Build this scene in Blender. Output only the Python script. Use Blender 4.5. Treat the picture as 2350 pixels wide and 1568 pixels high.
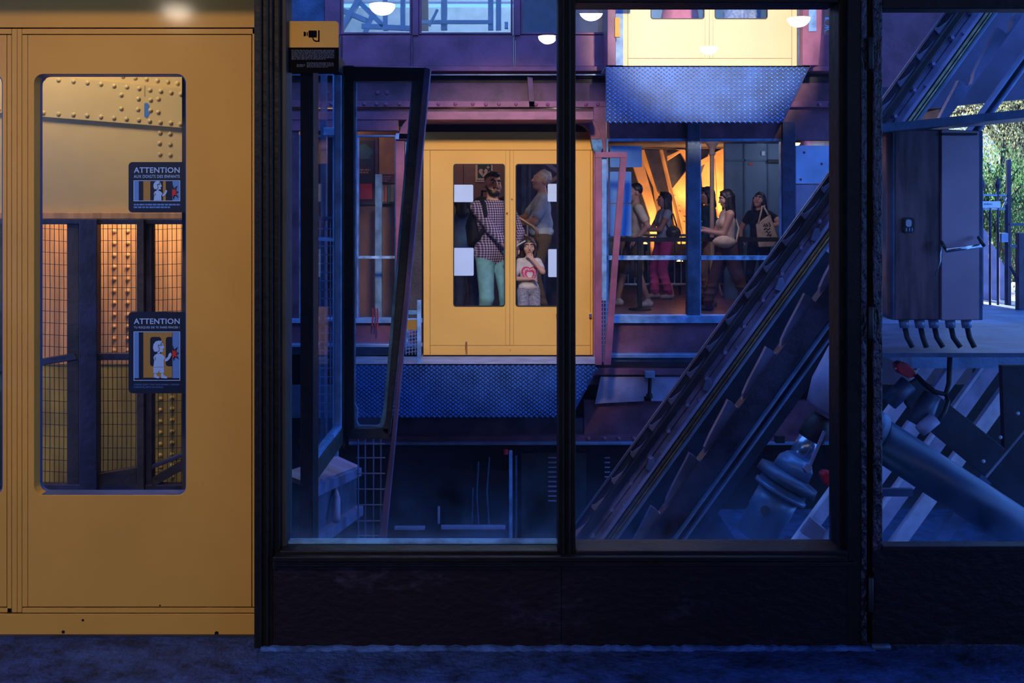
import bpy, math, random
import numpy as np
from mathutils import Vector, Matrix, geometry
random.seed(7)
for o in list(bpy.data.objects): bpy.data.objects.remove(o)
scene = bpy.context.scene
COL = scene.collection
V = Vector
# ------------------------------------------------------------------ camera, world, sun, exposure
FPX = 2285.0; CX = 1175.0; HY = 481.0; CAMZ = 1.45
cd = bpy.data.cameras.new('camera'); cam = bpy.data.objects.new('camera', cd); COL.objects.link(cam)
cam.location = (0, 0, CAMZ); cam.rotation_euler = (math.pi/2, 0, 0)
cd.sensor_width = 36; cd.lens = 36*FPX/2350; cd.shift_y = -(784-HY)/2350
cd.clip_start = 0.05; cd.clip_end = 300
scene.camera = cam
w = bpy.data.worlds.new('dusk_sky'); scene.world = w; w.use_nodes = True
w.node_tree.nodes['Background'].inputs[0].default_value = (0.115, 0.31, 1.0, 1)
w.node_tree.nodes['Background'].inputs[1].default_value = 2.7
sd = bpy.data.lights.new('sun', 'SUN'); sun = bpy.data.objects.new('sun', sd); COL.objects.link(sun)
sd.energy = 30.0; sd.color = (1, .93, .78); sd.angle = .01
sun.rotation_euler = V((0.10, -0.80, -0.60)).to_track_quat('-Z', 'Y').to_euler()
vs = scene.view_settings
vs.view_transform = 'Standard'; vs.look = 'None'; vs.exposure = 0.0; vs.gamma = 1.0; vs.use_curve_mapping = False

def X(px, Y): return (px-CX)*Y/FPX
def Z(py, Y): return CAMZ-(py-HY)*Y/FPX
def P(px, py, Y): return V((X(px, Y), Y, Z(py, Y)))

# ------------------------------------------------------------------ materials
MATS = {}
def mat(name, col, rough=.5, metal=0., var=.18, vscale=6., bump=0., bscale=40., col2=None, coat=0., emit=None, estr=0., spec=.5, stretch=None, thr=None, nrough=.5):
    if name in MATS: return MATS[name]
    m = bpy.data.materials.new(name); m.use_nodes = True; nt = m.node_tree; n = nt.nodes; L = nt.links
    b = n['Principled BSDF']
    b.inputs['Roughness'].default_value = rough; b.inputs['Metallic'].default_value = metal
    b.inputs['Coat Weight'].default_value = coat; b.inputs['Coat Roughness'].default_value = .08
    b.inputs['Specular IOR Level'].default_value = spec
    tc = n.new('ShaderNodeTexCoord'); mp = n.new('ShaderNodeMapping'); L.new(tc.outputs['Object'], mp.inputs[0])
    if stretch: mp.inputs['Scale'].default_value = stretch
    nz = n.new('ShaderNodeTexNoise'); nz.inputs['Scale'].default_value = vscale; nz.inputs['Detail'].default_value = 8; nz.inputs['Roughness'].default_value = nrough
    L.new(mp.outputs[0], nz.inputs['Vector'])
    rp = n.new('ShaderNodeValToRGB')
    c2 = col2 if col2 else tuple(c*(1-var) for c in col)
    c1 = col if col2 else tuple(min(1, c*(1+var)) for c in col)
    lo, hi = thr if thr else (.35, .65)
    rp.color_ramp.elements[0].position = lo; rp.color_ramp.elements[1].position = hi
    rp.color_ramp.elements[0].color = (*c2, 1); rp.color_ramp.elements[1].color = (*c1, 1)
    L.new(nz.outputs['Fac'], rp.inputs[0]); L.new(rp.outputs[0], b.inputs['Base Color'])
    if bump:
        n2 = n.new('ShaderNodeTexNoise'); n2.inputs['Scale'].default_value = bscale; n2.inputs['Detail'].default_value = 4
        L.new(mp.outputs[0], n2.inputs['Vector'])
        bp = n.new('ShaderNodeBump'); bp.inputs['Strength'].default_value = bump; bp.inputs['Distance'].default_value = .02
        L.new(n2.outputs['Fac'], bp.inputs['Height']); L.new(bp.outputs[0], b.inputs['Normal'])
    if emit:
        b.inputs['Emission Color'].default_value = (*emit, 1); b.inputs['Emission Strength'].default_value = estr
    MATS[name] = m
    return m

def glass_mat(name, dirt=.03, dcol=(.35, .5, .75), refl=1.0, z0=0., z1=1., edge=.2):
    """thin clear pane: Fresnel reflection over clear transmission, with a dusty film thickest low down"""
    m = bpy.data.materials.new(name); m.use_nodes = True; nt = m.node_tree; n = nt.nodes; L = nt.links
    n.remove(n['Principled BSDF']); out = n['Material Output']
    tr = n.new('ShaderNodeBsdfTransparent'); gl = n.new('ShaderNodeBsdfGlossy'); gl.inputs['Roughness'].default_value = 0.0
    lw = n.new('ShaderNodeLayerWeight'); lw.inputs['Blend'].default_value = .5
    pw = n.new('ShaderNodeMath'); pw.operation = 'POWER'; pw.inputs[1].default_value = 5; L.new(lw.outputs['Facing'], pw.inputs[0])
    ma = n.new('ShaderNodeMath'); ma.operation = 'MULTIPLY_ADD'; ma.inputs[1].default_value = .9*refl; ma.inputs[2].default_value = .04*refl
    L.new(pw.outputs[0], ma.inputs[0])
    mx = n.new('ShaderNodeMixShader'); L.new(ma.outputs[0], mx.inputs[0]); L.new(tr.outputs[0], mx.inputs[1]); L.new(gl.outputs[0], mx.inputs[2])
    # dirt
    tc = n.new('ShaderNodeTexCoord'); nz = n.new('ShaderNodeTexNoise'); nz.inputs['Scale'].default_value = 3.5; nz.inputs['Detail'].default_value = 8
    nz.inputs['Roughness'].default_value = .65
    L.new(tc.outputs['Object'], nz.inputs['Vector'])
    sx = n.new('ShaderNodeSeparateXYZ'); L.new(tc.outputs['Object'], sx.inputs[0])
    mr = n.new('ShaderNodeMapRange'); mr.inputs['From Min'].default_value = z1; mr.inputs['From Max'].default_value = z0
    mr.inputs['To Min'].default_value = 0; mr.inputs['To Max'].default_value = 1; mr.clamp = True; L.new(sx.outputs['Z'], mr.inputs['Value'])
    pz = n.new('ShaderNodeMath'); pz.operation = 'POWER'; pz.inputs[1].default_value = 2.5; L.new(mr.outputs[0], pz.inputs[0])
    m1 = n.new('ShaderNodeMath'); m1.operation = 'MULTIPLY'; m1.inputs[1].default_value = edge; L.new(pz.outputs[0], m1.inputs[0])
    a1 = n.new('ShaderNodeMath'); a1.operation = 'ADD'; a1.inputs[1].default_value = dirt; L.new(m1.outputs[0], a1.inputs[0])
    cr = n.new('ShaderNodeMapRange'); cr.inputs['From Min'].default_value = .35; cr.inputs['From Max'].default_value = .75; L.new(nz.outputs['Fac'], cr.inputs['Value'])
    m2 = n.new('ShaderNodeMath'); m2.operation = 'MULTIPLY'; L.new(a1.outputs[0], m2.inputs[0]); L.new(cr.outputs[0], m2.inputs[1])
    df = n.new('ShaderNodeBsdfDiffuse'); df.inputs[0].default_value = (*dcol, 1)
    tl = n.new('ShaderNodeBsdfTranslucent'); tl.inputs[0].default_value = (*dcol, 1)
    md = n.new('ShaderNodeMixShader'); md.inputs[0].default_value = .5; L.new(df.outputs[0], md.inputs[1]); L.new(tl.outputs[0], md.inputs[2])
    m3 = n.new('ShaderNodeMixShader'); L.new(m2.outputs[0], m3.inputs[0]); L.new(mx.outputs[0], m3.inputs[1]); L.new(md.outputs[0], m3.inputs[2])
    L.new(m3.outputs[0], out.inputs[0])
    return m

BLACK = mat('black_painted_iron', (.006, .0045, .005), .5, var=.35, spec=.3, bump=.15, bscale=30)
PLUM = mat('dark_plum_painted_iron', (.013, .006, .011), .55, var=.5, spec=.3, bump=.2, bscale=25, vscale=4)
BROWN = mat('brown_red_painted_iron', (.27, .075, .13), .5, var=.3, vscale=4, bump=.12, bscale=22)
BROWN2 = mat('dull_brown_painted_iron', (.15, .052, .09), .55, var=.35, vscale=5, bump=.15, bscale=22)
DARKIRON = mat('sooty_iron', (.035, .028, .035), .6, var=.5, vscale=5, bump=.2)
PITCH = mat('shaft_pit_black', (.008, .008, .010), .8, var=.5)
STEEL = mat('blue_grey_steel', (.21, .32, .52), .38, .35, var=.25, vscale=5)
STEELD = mat('dark_blue_steel', (.06, .095, .17), .45, .3, var=.35, vscale=6, bump=.12)
BLUEFR = mat('light_blue_frame', (.17, .33, .58), .5, var=.35, vscale=9, bump=.15)
PUTTY = mat('weathered_putty', (.10, .25, .46), .7, var=.45, vscale=14, bump=.3)
LAV = mat('lavender_grey_steel', (.30, .27, .42), .5, var=.2, vscale=6, bump=.1)
YELLOW = mat('yellow_door_paint', (.68, .33, .050), .5, var=.05, vscale=2.5, bump=.035, bscale=260, coat=.5, spec=.3)
YELLOWF = mat('far_yellow_door_paint', (.86, .45, .085), .5, var=.04, vscale=2.0, bump=.02, bscale=120)
SEAM = mat('door_seam_shadow_gap', (.06, .022, .005), .7)
YSTEEL = mat('pale_yellow_girder_paint', (.68, .49, .19), .42, var=.10, vscale=2.5, bump=.06, bscale=14)
YSTEEL2 = mat('streaked_ochre_girder_paint', (.62, .32, .13), .55, var=.22, vscale=5, bump=.1, bscale=10, stretch=(6, 6, .5))
YSTEEL3 = mat('olive_ochre_girder_paint', (.40, .27, .045), .55, var=.3, vscale=3, bump=.1, bscale=10, stretch=(3, 3, .7))
BLUEPAINT = mat('bare_blue_chip', (.05, .17, .42), .6)
NAVY = mat('navy_screen_frame', (.025, .028, .075), .45, var=.4, vscale=8, bump=.15)
WIRE = mat('dark_wire', (.018, .016, .022), .5)
WIREB = mat('blue_grey_wire', (.13, .20, .40), .5)
WHITE = mat('white_enamel', (.60, .76, .92), .4, var=.03)
RED = mat('red_plastic', (.62, .02, .035), .35, var=.1)
GASKET = mat('blue_window_gasket', (.03, .085, .26), .4, var=.15)
CHROME = mat('polished_steel', (.62, .64, .70), .18, .9, var=.05)
RUBBER = mat('black_rubber', (.012, .012, .014), .55)

# ------------------------------------------------------------------ mesh helpers
class MB:
    def __init__(s): s.v = []; s.f = []
    def add(s, vs_, fs):
        o = len(s.v); s.v += [tuple(q) for q in vs_]; s.f += [tuple(i+o for i in f) for f in fs]; return s
    def box(s, x0, x1, y0, y1, z0, z1):
        if x0 > x1: x0, x1 = x1, x0
        if y0 > y1: y0, y1 = y1, y0
        if z0 > z1: z0, z1 = z1, z0
        return s.add([(x0,y0,z0),(x1,y0,z0),(x1,y1,z0),(x0,y1,z0),(x0,y0,z1),(x1,y0,z1),(x1,y1,z1),(x0,y1,z1)],
            [(0,3,2,1),(4,5,6,7),(0,1,5,4),(1,2,6,5),(2,3,7,6),(3,0,4,7)])
    def pb(s, x0, y0, x1, y1, Y0, t):
        """box whose front face covers the pixel rectangle at depth Y0, t thick"""
        return s.box(X(x0, Y0), X(x1, Y0), Y0, Y0+t, Z(y1, Y0), Z(y0, Y0))
    def prism(s, loops, w0, w1, fn=None):
        """extrude 2-D loops (outer, holes...) from w0 to w1; fn maps (u, v, w) to a point"""
        fn = fn or (lambda u, v, w_: (u, w_, v))
        loops = [[V((a[0], a[1], 0)) for a in l] for l in loops]
        tris = geometry.tessellate_polygon(loops)
        flat = [q for l in loops for q in l]; n = len(flat)
        vs_ = [fn(q.x, q.y, w0) for q in flat]+[fn(q.x, q.y, w1) for q in flat]
        fs = []
        for t in tris:
            a, b, c = flat[t[0]], flat[t[1]], flat[t[2]]
            if (b-a).cross(c-a).z < 0: t = (t[0], t[2], t[1])
            fs.append(tuple(t)); fs.append(tuple(i+n for i in reversed(t)))
        o = 0
        for li, l in enumerate(loops):
            k = len(l); area = sum(l[i].x*l[(i+1) % k].y-l[(i+1) % k].x*l[i].y for i in range(k))
            ccw = area > 0
            if li: ccw = not ccw
            for i in range(k):
                a, b = o+i, o+(i+1) % k
                fs.append((b, a, a+n, b+n) if ccw else (a, b, b+n, a+n))
            o += k
        return s.add(vs_, fs)
    def pp(s, loops, Y0, t):
        """prism whose front follows pixel loops at depth Y0"""
        if not isinstance(loops[0][0], (tuple, list)): loops = [loops]
        return s.prism([[(X(a[0], Y0), Z(a[1], Y0)) for a in l] for l in loops], Y0, Y0+t)
    def bar(s, a, b, w_, d, up=V((0, 0, 1))):
        a, b = V(a), V(b); t = (b-a).normalized(); u = t.cross(up)
        if u.length < 1e-4: u = t.cross(V((0, 1, 0)))
        u.normalize(); n = u.cross(t).normalized(); u = u*w_/2; n = n*d/2
        return s.add([a-u-n, a+u-n, a+u+n, a-u+n, b-u-n, b+u-n, b+u+n, b-u+n],
            [(3,2,1,0),(4,5,6,7),(0,1,5,4),(1,2,6,5),(2,3,7,6),(3,0,4,7)])
    def tube(s, pts, r, n=8, cap=True):
        pts = [V(q) for q in pts]; rs = r if isinstance(r, (list, tuple)) else [r]*len(pts)
        o = len(s.v); N = None
        for i, q in enumerate(pts):
            t = (pts[min(i+1, len(pts)-1)]-pts[max(i-1, 0)]).normalized()
            if N is None:
                N = t.orthogonal().normalized()
            else:
                N = (N-t*N.dot(t)); N = N.normalized() if N.length > 1e-6 else t.orthogonal().normalized()
            B = t.cross(N)
            for k in range(n):
                an = 2*math.pi*k/n; s.v.append(tuple(q+(N*math.cos(an)+B*math.sin(an))*rs[i]))
        for i in range(len(pts)-1):
            for k in range(n):
                a = o+i*n+k; b = o+i*n+(k+1) % n; s.f.append((a, b, b+n, a+n))
        if cap:
            s.f.append(tuple(o+k for k in reversed(range(n)))); e = o+(len(pts)-1)*n; s.f.append(tuple(e+k for k in range(n)))
        return s
    def lathe(s, a, b, prof, n=24):
        """prof: (t along a..b, radius)"""
        a, b = V(a), V(b); t = (b-a); pts = [a+t*q[0] for q in prof]; ax = t.normalized()
        N = ax.orthogonal().normalized(); B = ax.cross(N); o = len(s.v)
        for q, (_, r) in zip(pts, prof):
            for k in range(n):
                an = 2*math.pi*k/n; s.v.append(tuple(q+(N*math.cos(an)+B*math.sin(an))*max(r, 1e-4)))
        for i in range(len(pts)-1):
            for k in range(n):
                p = o+i*n+k; q = o+i*n+(k+1) % n; s.f.append((p, q, q+n, p+n))
        s.f.append(tuple(o+k for k in reversed(range(n)))); e = o+(len(pts)-1)*n; s.f.append(tuple(e+k for k in range(n)))
        return s
    def mesh(s, name):
        me = bpy.data.meshes.new(name); me.from_pydata(s.v, [], s.f); me.update(); return me
    def build(s, name, m, parent=None, smooth=False, bevel=0.):
        me = s.mesh(name); me.materials.append(m)
        return put(name, me, parent, smooth, bevel)

def put(name, me, parent=None, smooth=False, bevel=0., loc=None, rot=None, scale=None):
    o = bpy.data.objects.new(name, me); COL.objects.link(o)
    if loc is not None: o.location = loc
    if rot is not None: o.rotation_euler = rot
    if scale is not None: o.scale = scale
    if parent is not None: adopt(o, parent)
    if smooth:
        for q in me.polygons: q.use_smooth = True
    if bevel:
        b = o.modifiers.new('bevel', 'BEVEL'); b.width = bevel; b.segments = 2; b.limit_method = 'ANGLE'
    return o
WM = {}
def adopt(o, parent):
    o.parent = parent
    mw = Matrix.LocRotScale(parent.location, parent.rotation_euler, parent.scale) if parent.parent is None else WM.get(parent.name, Matrix())
    o.matrix_parent_inverse = mw.inverted()
    WM[o.name] = Matrix.LocRotScale(o.location, o.rotation_euler, o.scale)   # world = parent * inverse * local
def tag(o, label, cat, group=None, kind=None):
    o['label'] = label; o['category'] = cat
    if group: o['group'] = group
    if kind: o['kind'] = kind
    return o
def thing(name, label, cat, loc, group=None, kind=None):
    o = bpy.data.objects.new(name, None); COL.objects.link(o); o.location = loc; o.empty_display_size = .1
    return tag(o, label, cat, group, kind)
def rrect(x0, y0, x1, y1, r, n=6):
    out = []
    for cx, cy, a0 in ((x1-r, y1-r, 0), (x0+r, y1-r, 90), (x0+r, y0+r, 180), (x1-r, y0+r, 270)):
        for k in range(n+1):
            a = math.radians(a0+90*k/n); out.append((cx+r*math.cos(a), cy+r*math.sin(a)))
    return out
def rect(x0, y0, x1, y1): return [(x0, y0), (x1, y0), (x1, y1), (x0, y1)]
def circle(cx, cy, r, n=24): return [(cx+r*math.cos(2*math.pi*k/n), cy+r*math.sin(2*math.pi*k/n)) for k in range(n)]
def dome_mesh(name, m, r=1., h=.7, n=10, rings=3):
    b = MB()
    for i in range(rings):
        a = math.pi/2*i/rings
        for k in range(n):
            an = 2*math.pi*k/n; b.v.append((r*math.cos(a)*math.cos(an), -h*math.sin(a), r*math.cos(a)*math.sin(an)))
    b.v.append((0, -h, 0)); t = len(b.v)-1
    for i in range(rings-1):
        for k in range(n): b.f.append((i*n+k, i*n+(k+1) % n, (i+1)*n+(k+1) % n, (i+1)*n+k))
    for k in range(n): b.f.append(((rings-1)*n+k, (rings-1)*n+(k+1) % n, t))
    me = b.mesh(name); me.materials.append(m)
    for q in me.polygons: q.use_smooth = True
    return me
def text_mesh(body, x0, y0, x1, y1, Y, m, name, parent, bold=.0, depth=.0006):
    """flat lettering filling a pixel rectangle at depth Y"""
    c = bpy.data.curves.new('t', 'FONT'); c.body = body; c.size = 1; c.offset = bold; c.resolution_u = 3; c.space_character = 1.06
    o = bpy.data.objects.new('t', c); COL.objects.link(o)
    dg = bpy.context.evaluated_depsgraph_get(); me = bpy.data.meshes.new_from_object(o.evaluated_get(dg)); bpy.data.objects.remove(o)
    xs = [q.co.x for q in me.vertices]; ys = [q.co.y for q in me.vertices]
    ax, bx, ay, by = min(xs), max(xs), min(ys), max(ys)
    for q in me.vertices:
        u = (q.co.x-ax)/(bx-ax); v_ = (q.co.y-ay)/(by-ay)
        q.co = (X(x0+(x1-x0)*u, Y), Y, Z(y1+(y0-y1)*v_, Y))
    me.materials.clear(); me.materials.append(m)
    return put(name, me, parent)
def word_bars(x0, x1, ys, h, Y, m, parent, seed=1, name='small_print'):
    """fine print too small to read: rows of word-long strokes"""
    r = random.Random(seed); b = MB()
    for i, yy in enumerate(ys):
        x = x0; end = x1 if i < len(ys)-1 else x0+(x1-x0)*.8
        while x < end-1:
            w_ = min(r.uniform(3, 10), end-x); b.pb(x, yy, x+w_, yy+h, Y, .0006); x += w_+r.uniform(.8, 2.0)
    return b.build(name, m, parent)
def spot(name, parent, loc, target, power, col, angle, blend=.5, radius=.06):
    l = bpy.data.lights.new(name, 'SPOT'); l.energy = power; l.color = col; l.spot_size = math.radians(angle); l.spot_blend = blend; l.shadow_soft_size = radius
    o = bpy.data.objects.new(name, l); COL.objects.link(o); o.location = loc
    o.rotation_euler = (V(target)-V(loc)).to_track_quat('-Z', 'Y').to_euler()
    if parent: adopt(o, parent)
    return o
def point(name, parent, loc, power, col, radius=.06):
    l = bpy.data.lights.new(name, 'POINT'); l.energy = power; l.color = col; l.shadow_soft_size = radius
    o = bpy.data.objects.new(name, l); COL.objects.link(o); o.location = loc
    if parent: adopt(o, parent)
    return o
# ================================================================== HALL (camera side)
YD = 3.385        # face of the yellow door
YP = 3.29         # face of the glazed partition
FLOORM = mat('worn_asphalt', (.055, .12, .42), .7, col2=(.006, .008, .016), vscale=7, bump=.9, bscale=45, thr=(.36, .74), spec=.25, nrough=.78)
b = MB().box(-8, 9, -8.6, 3.42, -.25, 0)
tag(b.build('floor', FLOORM), 'dark worn asphalt floor in front of the glazed partition', 'floor', kind='structure')
b = MB().box(-8, 9, -8.6, 3.6, 4.1, 4.3)
tag(b.build('ceiling', DARKIRON), 'dark ceiling of the waiting hall', 'ceiling', kind='structure')
b = MB().box(-8, 9, -8.8, -8.6, 0, 4.1)
tag(b.build('wall_back', DARKIRON), 'dark back wall of the waiting hall', 'wall', kind='structure')
# lintel over the door and header above the windows
b = MB().box(-4.5, X(600, YP), 3.25, 3.62, 2.19, 4.1)
tag(b.build('wall_lintel', BLACK), 'black lintel above the big yellow sliding door', 'wall', kind='structure')
b = MB().box(X(600, YP), 5.5, YP, 3.55, Z(-40, YP), 4.1)
tag(b.build('wall_header', BLACK), 'black header above the glazed partition', 'wall', kind='structure')

# ---------------------------------------------------------------- yellow sliding door
d = thing('door_1', 'large yellow sliding lift door with tall rounded windows and warning stickers', 'door', (X(40, YD), YD, 0), kind='structure')
TH = .045
hole = rrect(78, 170, 427, 1137, 21)
holeL = rrect(-340, 170, 6, 1137, 21)
LEAF = []
LEAF.append(MB().pp([rect(64, 80, 577, 1393), hole], YD, TH).build('door_leaf', YELLOW, d, bevel=.0012))
LEAF.append(MB().pp([rect(-520, 80, 15, 1393), holeL], YD, TH).build('door_leaf', YELLOW, d, bevel=.0012))
for nm, r_ in (('header_panel', (-520, -160, 600, 63)), ('top_rail', (51, 66, 600, 78)), ('top_rail', (-520, 66, 26, 78)), ('stile', (51, 80, 63, 1393)),
               ('stile', (16.5, 80, 26, 1406)), ('meeting_strip', (27.2, 66, 38.6, 1406)), ('meeting_strip', (39.6, 66, 49.8, 1406)),
               ('jamb_strip', (579, 66, 606, 1393)), ('bottom_rail', (51, 1396, 606, 1407)), ('bottom_rail', (-520, 1396, 26, 1406)), ('kick_plate', (-520, 1409.5, 606, 1458))):
    MB().pb(*r_, YD, TH).build(nm, YELLOW, d, bevel=.001)
b = MB()
for r_ in ((-520, 60, 606, 82), (12, 60, 70, 1412), (-520, 1390, 606, 1412), (574, 60, 584, 1410)): b.pb(*r_, YD+.012, .006)
b.build('seam_backing', SEAM, d)
GDOOR = glass_mat('door_pane_glass', .0, refl=.8, edge=.0)
for hx, nm in ((hole, 0), (holeL, 1)):
    cx = sum(q[0] for q in hx)/len(hx); cy = sum(q[1] for q in hx)/len(hx)
    x0, x1 = min(q[0] for q in hx), max(q[0] for q in hx)
    out = rrect(x0-1, 169, x1+1, 1138, 22); inn = rrect(x0+1.6, 171.6, x1-1.6, 1135.4, 20)
    MB().pp([out, inn], YD+.006, TH+.012).build('window_gasket', GASKET, LEAF[nm])
    MB().pp(rrect(x0+1, 170.5, x1-1, 1136.5, 21), YD+.036, .006).build('window_pane', GDOOR, LEAF[nm])
MB().pb(-520, 1459, 606, 1476, YD-.01, .12).build('sill_rail', DARKIRON, d)
for q in ((145, 1451, 4, 5), (367, 1390, 2, 3), (497, 1454, 5, 5), (190, 1424, 3, 2)):
    MB().pp(circle(q[0], q[1], q[2], 7), YD-.0008, .001).build('paint_chip', BLACK, d)

# stickers on the door glass
INK = mat('sticker_navy', (.006, .009, .030), .4, var=.05)
SKYB = mat('sticker_pale_blue', (.33, .50, .84), .45, var=.03)
MIDB = mat('sticker_mid_blue', (.10, .24, .62), .45, var=.03)
OCHRE = mat('sticker_ochre', (.36, .20, .035), .45, var=.03)
STRED = mat('sticker_red', (.55, .02, .03), .45, var=.03)
YS = YD+.031
def layer(k): return YS-.0012*k
def child_figure(t, ox, oy, s, k, full):
    """plain pictogram of a child in profile: page units from (ox, oy), scale s"""
    q = lambda pts: [(ox+a*s, oy+c*s) for a, c in pts]
    b = MB()
    b.pp(q([(3, 26), (0, 18), (1, 9), (6, 2), (13, 0), (20, 1), (23, 6), (25, 12), (27, 16), (25, 19), (22, 21), (25, 24), (23, 27), (17, 27), (16, 30), (10, 30), (11, 26)]), layer(k), .001)
    b.pp(q([(10, 30.6), (17, 30.6), (24, 34), (29, 41), (25, 46), (26, 62), (1, 62), (3, 46), (1, 40), (4, 34)]), layer(k), .001)
    b.pp(q([(27, 46), (30, 43), (35, 38), (38, 30), (42, 28), (44, 33), (40, 42), (34, 48), (29, 49)]), layer(k), .001)
    if full:
        b.pp(q([(1, 63), (26, 63), (26, 76), (16, 76), (14, 69), (12, 76), (1, 76)]), layer(k), .001)
        b.pp(q([(3, 77), (8, 77), (8, 81), (15, 86), (14, 89), (2, 87)]), layer(k), .001)
        b.pp(q([(19, 77), (24, 77), (25, 81), (34, 86), (33, 89), (19, 88)]), layer(k), .001)
    b.build('child_pictogram', SKYB, t)
    l = MB()
    for pts in ([(13, 15), (12, 11), (14, 10), (16, 12), (18, 11), (19, 6), (23, 3)], [(13, 15), (15, 19), (14, 24), (11, 26.5)], [(5, 46), (6, 42), (4, 39)]):
        pq = q(pts)
        for a, c in zip(pq, pq[1:]):
            dx, dy = c[0]-a[0], c[1]-a[1]; ln = math.hypot(dx, dy)+1e-6; nx, ny = -dy/ln*.45, dx/ln*.45
            l.pp([(a[0]+nx, a[1]+ny), (c[0]+nx, c[1]+ny), (c[0]-nx, c[1]-ny), (a[0]-nx, a[1]-ny)], layer(k+1), .001)
    l.pp(q(circle(21, 10, 1.1, 8)), layer(k+1), .001)
    l.build('pictogram_line', INK, t)
def burst(t, ox, oy, s, k, name='impact_star'):
    pts = [(0, 6), (1, -6), (4, 4), (12, -3), (8, 8), (15, 12), (9, 15), (15, 26), (6, 20), (3, 30), (1, 20)]
    MB().pp([(ox+a*s, oy+c*s) for a, c in pts], layer(k), .001).build('impact_outline', INK, t)
    pts = [(0, 5), (4, 7), (8, 4), (7, 9), (12, 12), (8, 14), (11, 21), (5, 18), (2, 24), (0, 22)]
    MB().pp([(ox+a*s, oy+c*s) for a, c in pts], layer(k+1), .001).build(name, STRED, t)
def half_round(x0, y0, x1, y1, r):
    pts = [(x1, y0), (x1, y1)]
    for a0, cx, cy in ((90, x0+r, y1-r), (180, x0+r, y0+r)):
        for k in range(6): a = math.radians(a0+90*k/5); pts.append((cx+r*math.cos(a), cy+r*math.sin(a)))
    return pts
t = thing('warning_sticker', 'dark blue ATTENTION AUX DOIGTS DES ENFANTS sticker, the upper one on the yellow door glass', 'sticker', (X(360, YS), YS, Z(488, YS)))
MB().pp(half_round(295, 372, 425, 488, 9), YS, .0015).build('sticker_sheet', INK, t)
text_mesh('ATTENTION', 307, 384, 412.5, 397, layer(1), SKYB, 'lettering', t, .02)
text_mesh('AUX DOIGTS DES ENFANTS', 307, 401.5, 412.5, 408.5, layer(1), SKYB, 'lettering', t, .012)
word_bars(307, 413, (468, 474), 3.6, layer(1), MIDB, t, 3)
MB().pp([rect(306.5, 414, 413.5, 462), rect(308, 415.5, 412, 460.5)], layer(1), .001).build('picture_border', SKYB, t)
MB().pb(308, 416, 318.5, 460.5, layer(1), .001).build('picture_door_jamb', MIDB, t)
MB().pb(329, 416, 345, 460.5, layer(1), .001).build('picture_door', OCHRE, t)
MB().pb(374, 416, 380.5, 460.5, layer(1), .001).build('picture_door', OCHRE, t)
MB().pb(396, 416, 412, 460.5, layer(1), .001).build('picture_door_jamb', MIDB, t)
child_figure(t, 352, 415.5, .72, 2, False); burst(t, 395, 429, .98, 3)
t = thing('warning_sticker', 'tall dark blue ATTENTION sticker of a child pinching fingers, lower on the yellow door glass', 'sticker', (X(360, YS), YS, Z(903, YS)))
MB().pp(half_round(295, 716, 426, 903, 9), YS, .0015).build('sticker_sheet', INK, t)
text_mesh('ATTENTION', 307, 731, 412.5, 744, layer(1), SKYB, 'lettering', t, .02)
text_mesh('TU RISQUES DE TE FAIRE PINCER !', 307, 749, 412.5, 755, layer(1), SKYB, 'lettering', t, .008)
text_mesh("CAREFUL! DON'T TRAP YOUR FINGERS / CUIDADO", 307, 881, 411.5, 884.5, layer(1), MIDB, 'lettering', t)
text_mesh('PUEDES PILLARTE LOS DEDOS', 307, 887, 374, 890.5, layer(1), MIDB, 'lettering', t)
MB().pp([rect(306.5, 761, 413.5, 874), rect(308, 762.5, 412, 872.5)], layer(1), .001).build('picture_border', SKYB, t)
MB().pb(308, 763, 318.5, 868, layer(1), .001).build('picture_door_jamb', MIDB, t)
MB().pp([rect(329, 763, 395, 867), rrect(344.5, 773.5, 370, 841, 6), half_round(380.5, 773.5, 394.9, 841, 6)], layer(1), .001).build('picture_door', OCHRE, t)
MB().pb(396, 763, 412, 868, layer(1), .001).build('picture_door_jamb', MIDB, t)
child_figure(t, 351, 782, .975, 2, True); burst(t, 395.5, 799, 1.0, 3)

# ---------------------------------------------------------------- girder seen through the door window
YG = 4.5
g = thing('riveted_girder', 'pale yellow riveted steel girder behind the door window', 'girder', (X(250, YG), YG, 0))
MB().pp([(-420, 60), (470, 60), (470, 209), (93, 172), (-420, 120)], YG+.02, .06).build('girder_plate', YSTEEL, g)
STRAP = MB().pp([(-420, 119), (93, 171), (470, 208), (470, 298), (93, 268), (-420, 222)], YG, .03).build('strap_plate', YSTEEL, g, bevel=.002)
GPL = MB().pp([(-420, 222), (93, 267), (470, 297), (470, 493), (-420, 489)], YG+.02, .06).build('girder_plate', YSTEEL, g)
MB().pp([(332, 197), (333, 197), (333, 222), (332, 222)], YG-.0006, .002).build('plate_joint', SEAM, g)
MB().pp([(331, 237), (338, 236), (343, 243), (341, 252), (344, 262), (337, 272), (331, 268)], YG-.001, .002).build('bare_patch', BLUEPAINT, g)
MB().pb(-420, 488, 470, 503, YG-.03, .10).build('girder_ledge', YSTEEL2, g, bevel=.003)
rv = dome_mesh('rivet', YSTEEL, 1, .75)
s_ = 2.613
R1 = [(262,470),(352,480),(441,488),(525,497),(606,505),(685,515),(761,521),(834,531),(900,540),(964,548),(1026,556),(1084,565),
      (262,677),(352,684),(441,688),(523,693),(606,701),(684,708),(759,714),(832,720),(898,727),(962,734),(1024,738),(1083,745),
      (728,570),(830,593),(903,600),(950,594),(728,651),(828,656),(903,662),(949,673)]
R2 = [(738,458),(811,467),(878,475),(944,484),(1006,491),(1064,501),(960,797),(1021,803),(957,860),(1021,866),(959,926),(1021,930)]
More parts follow.
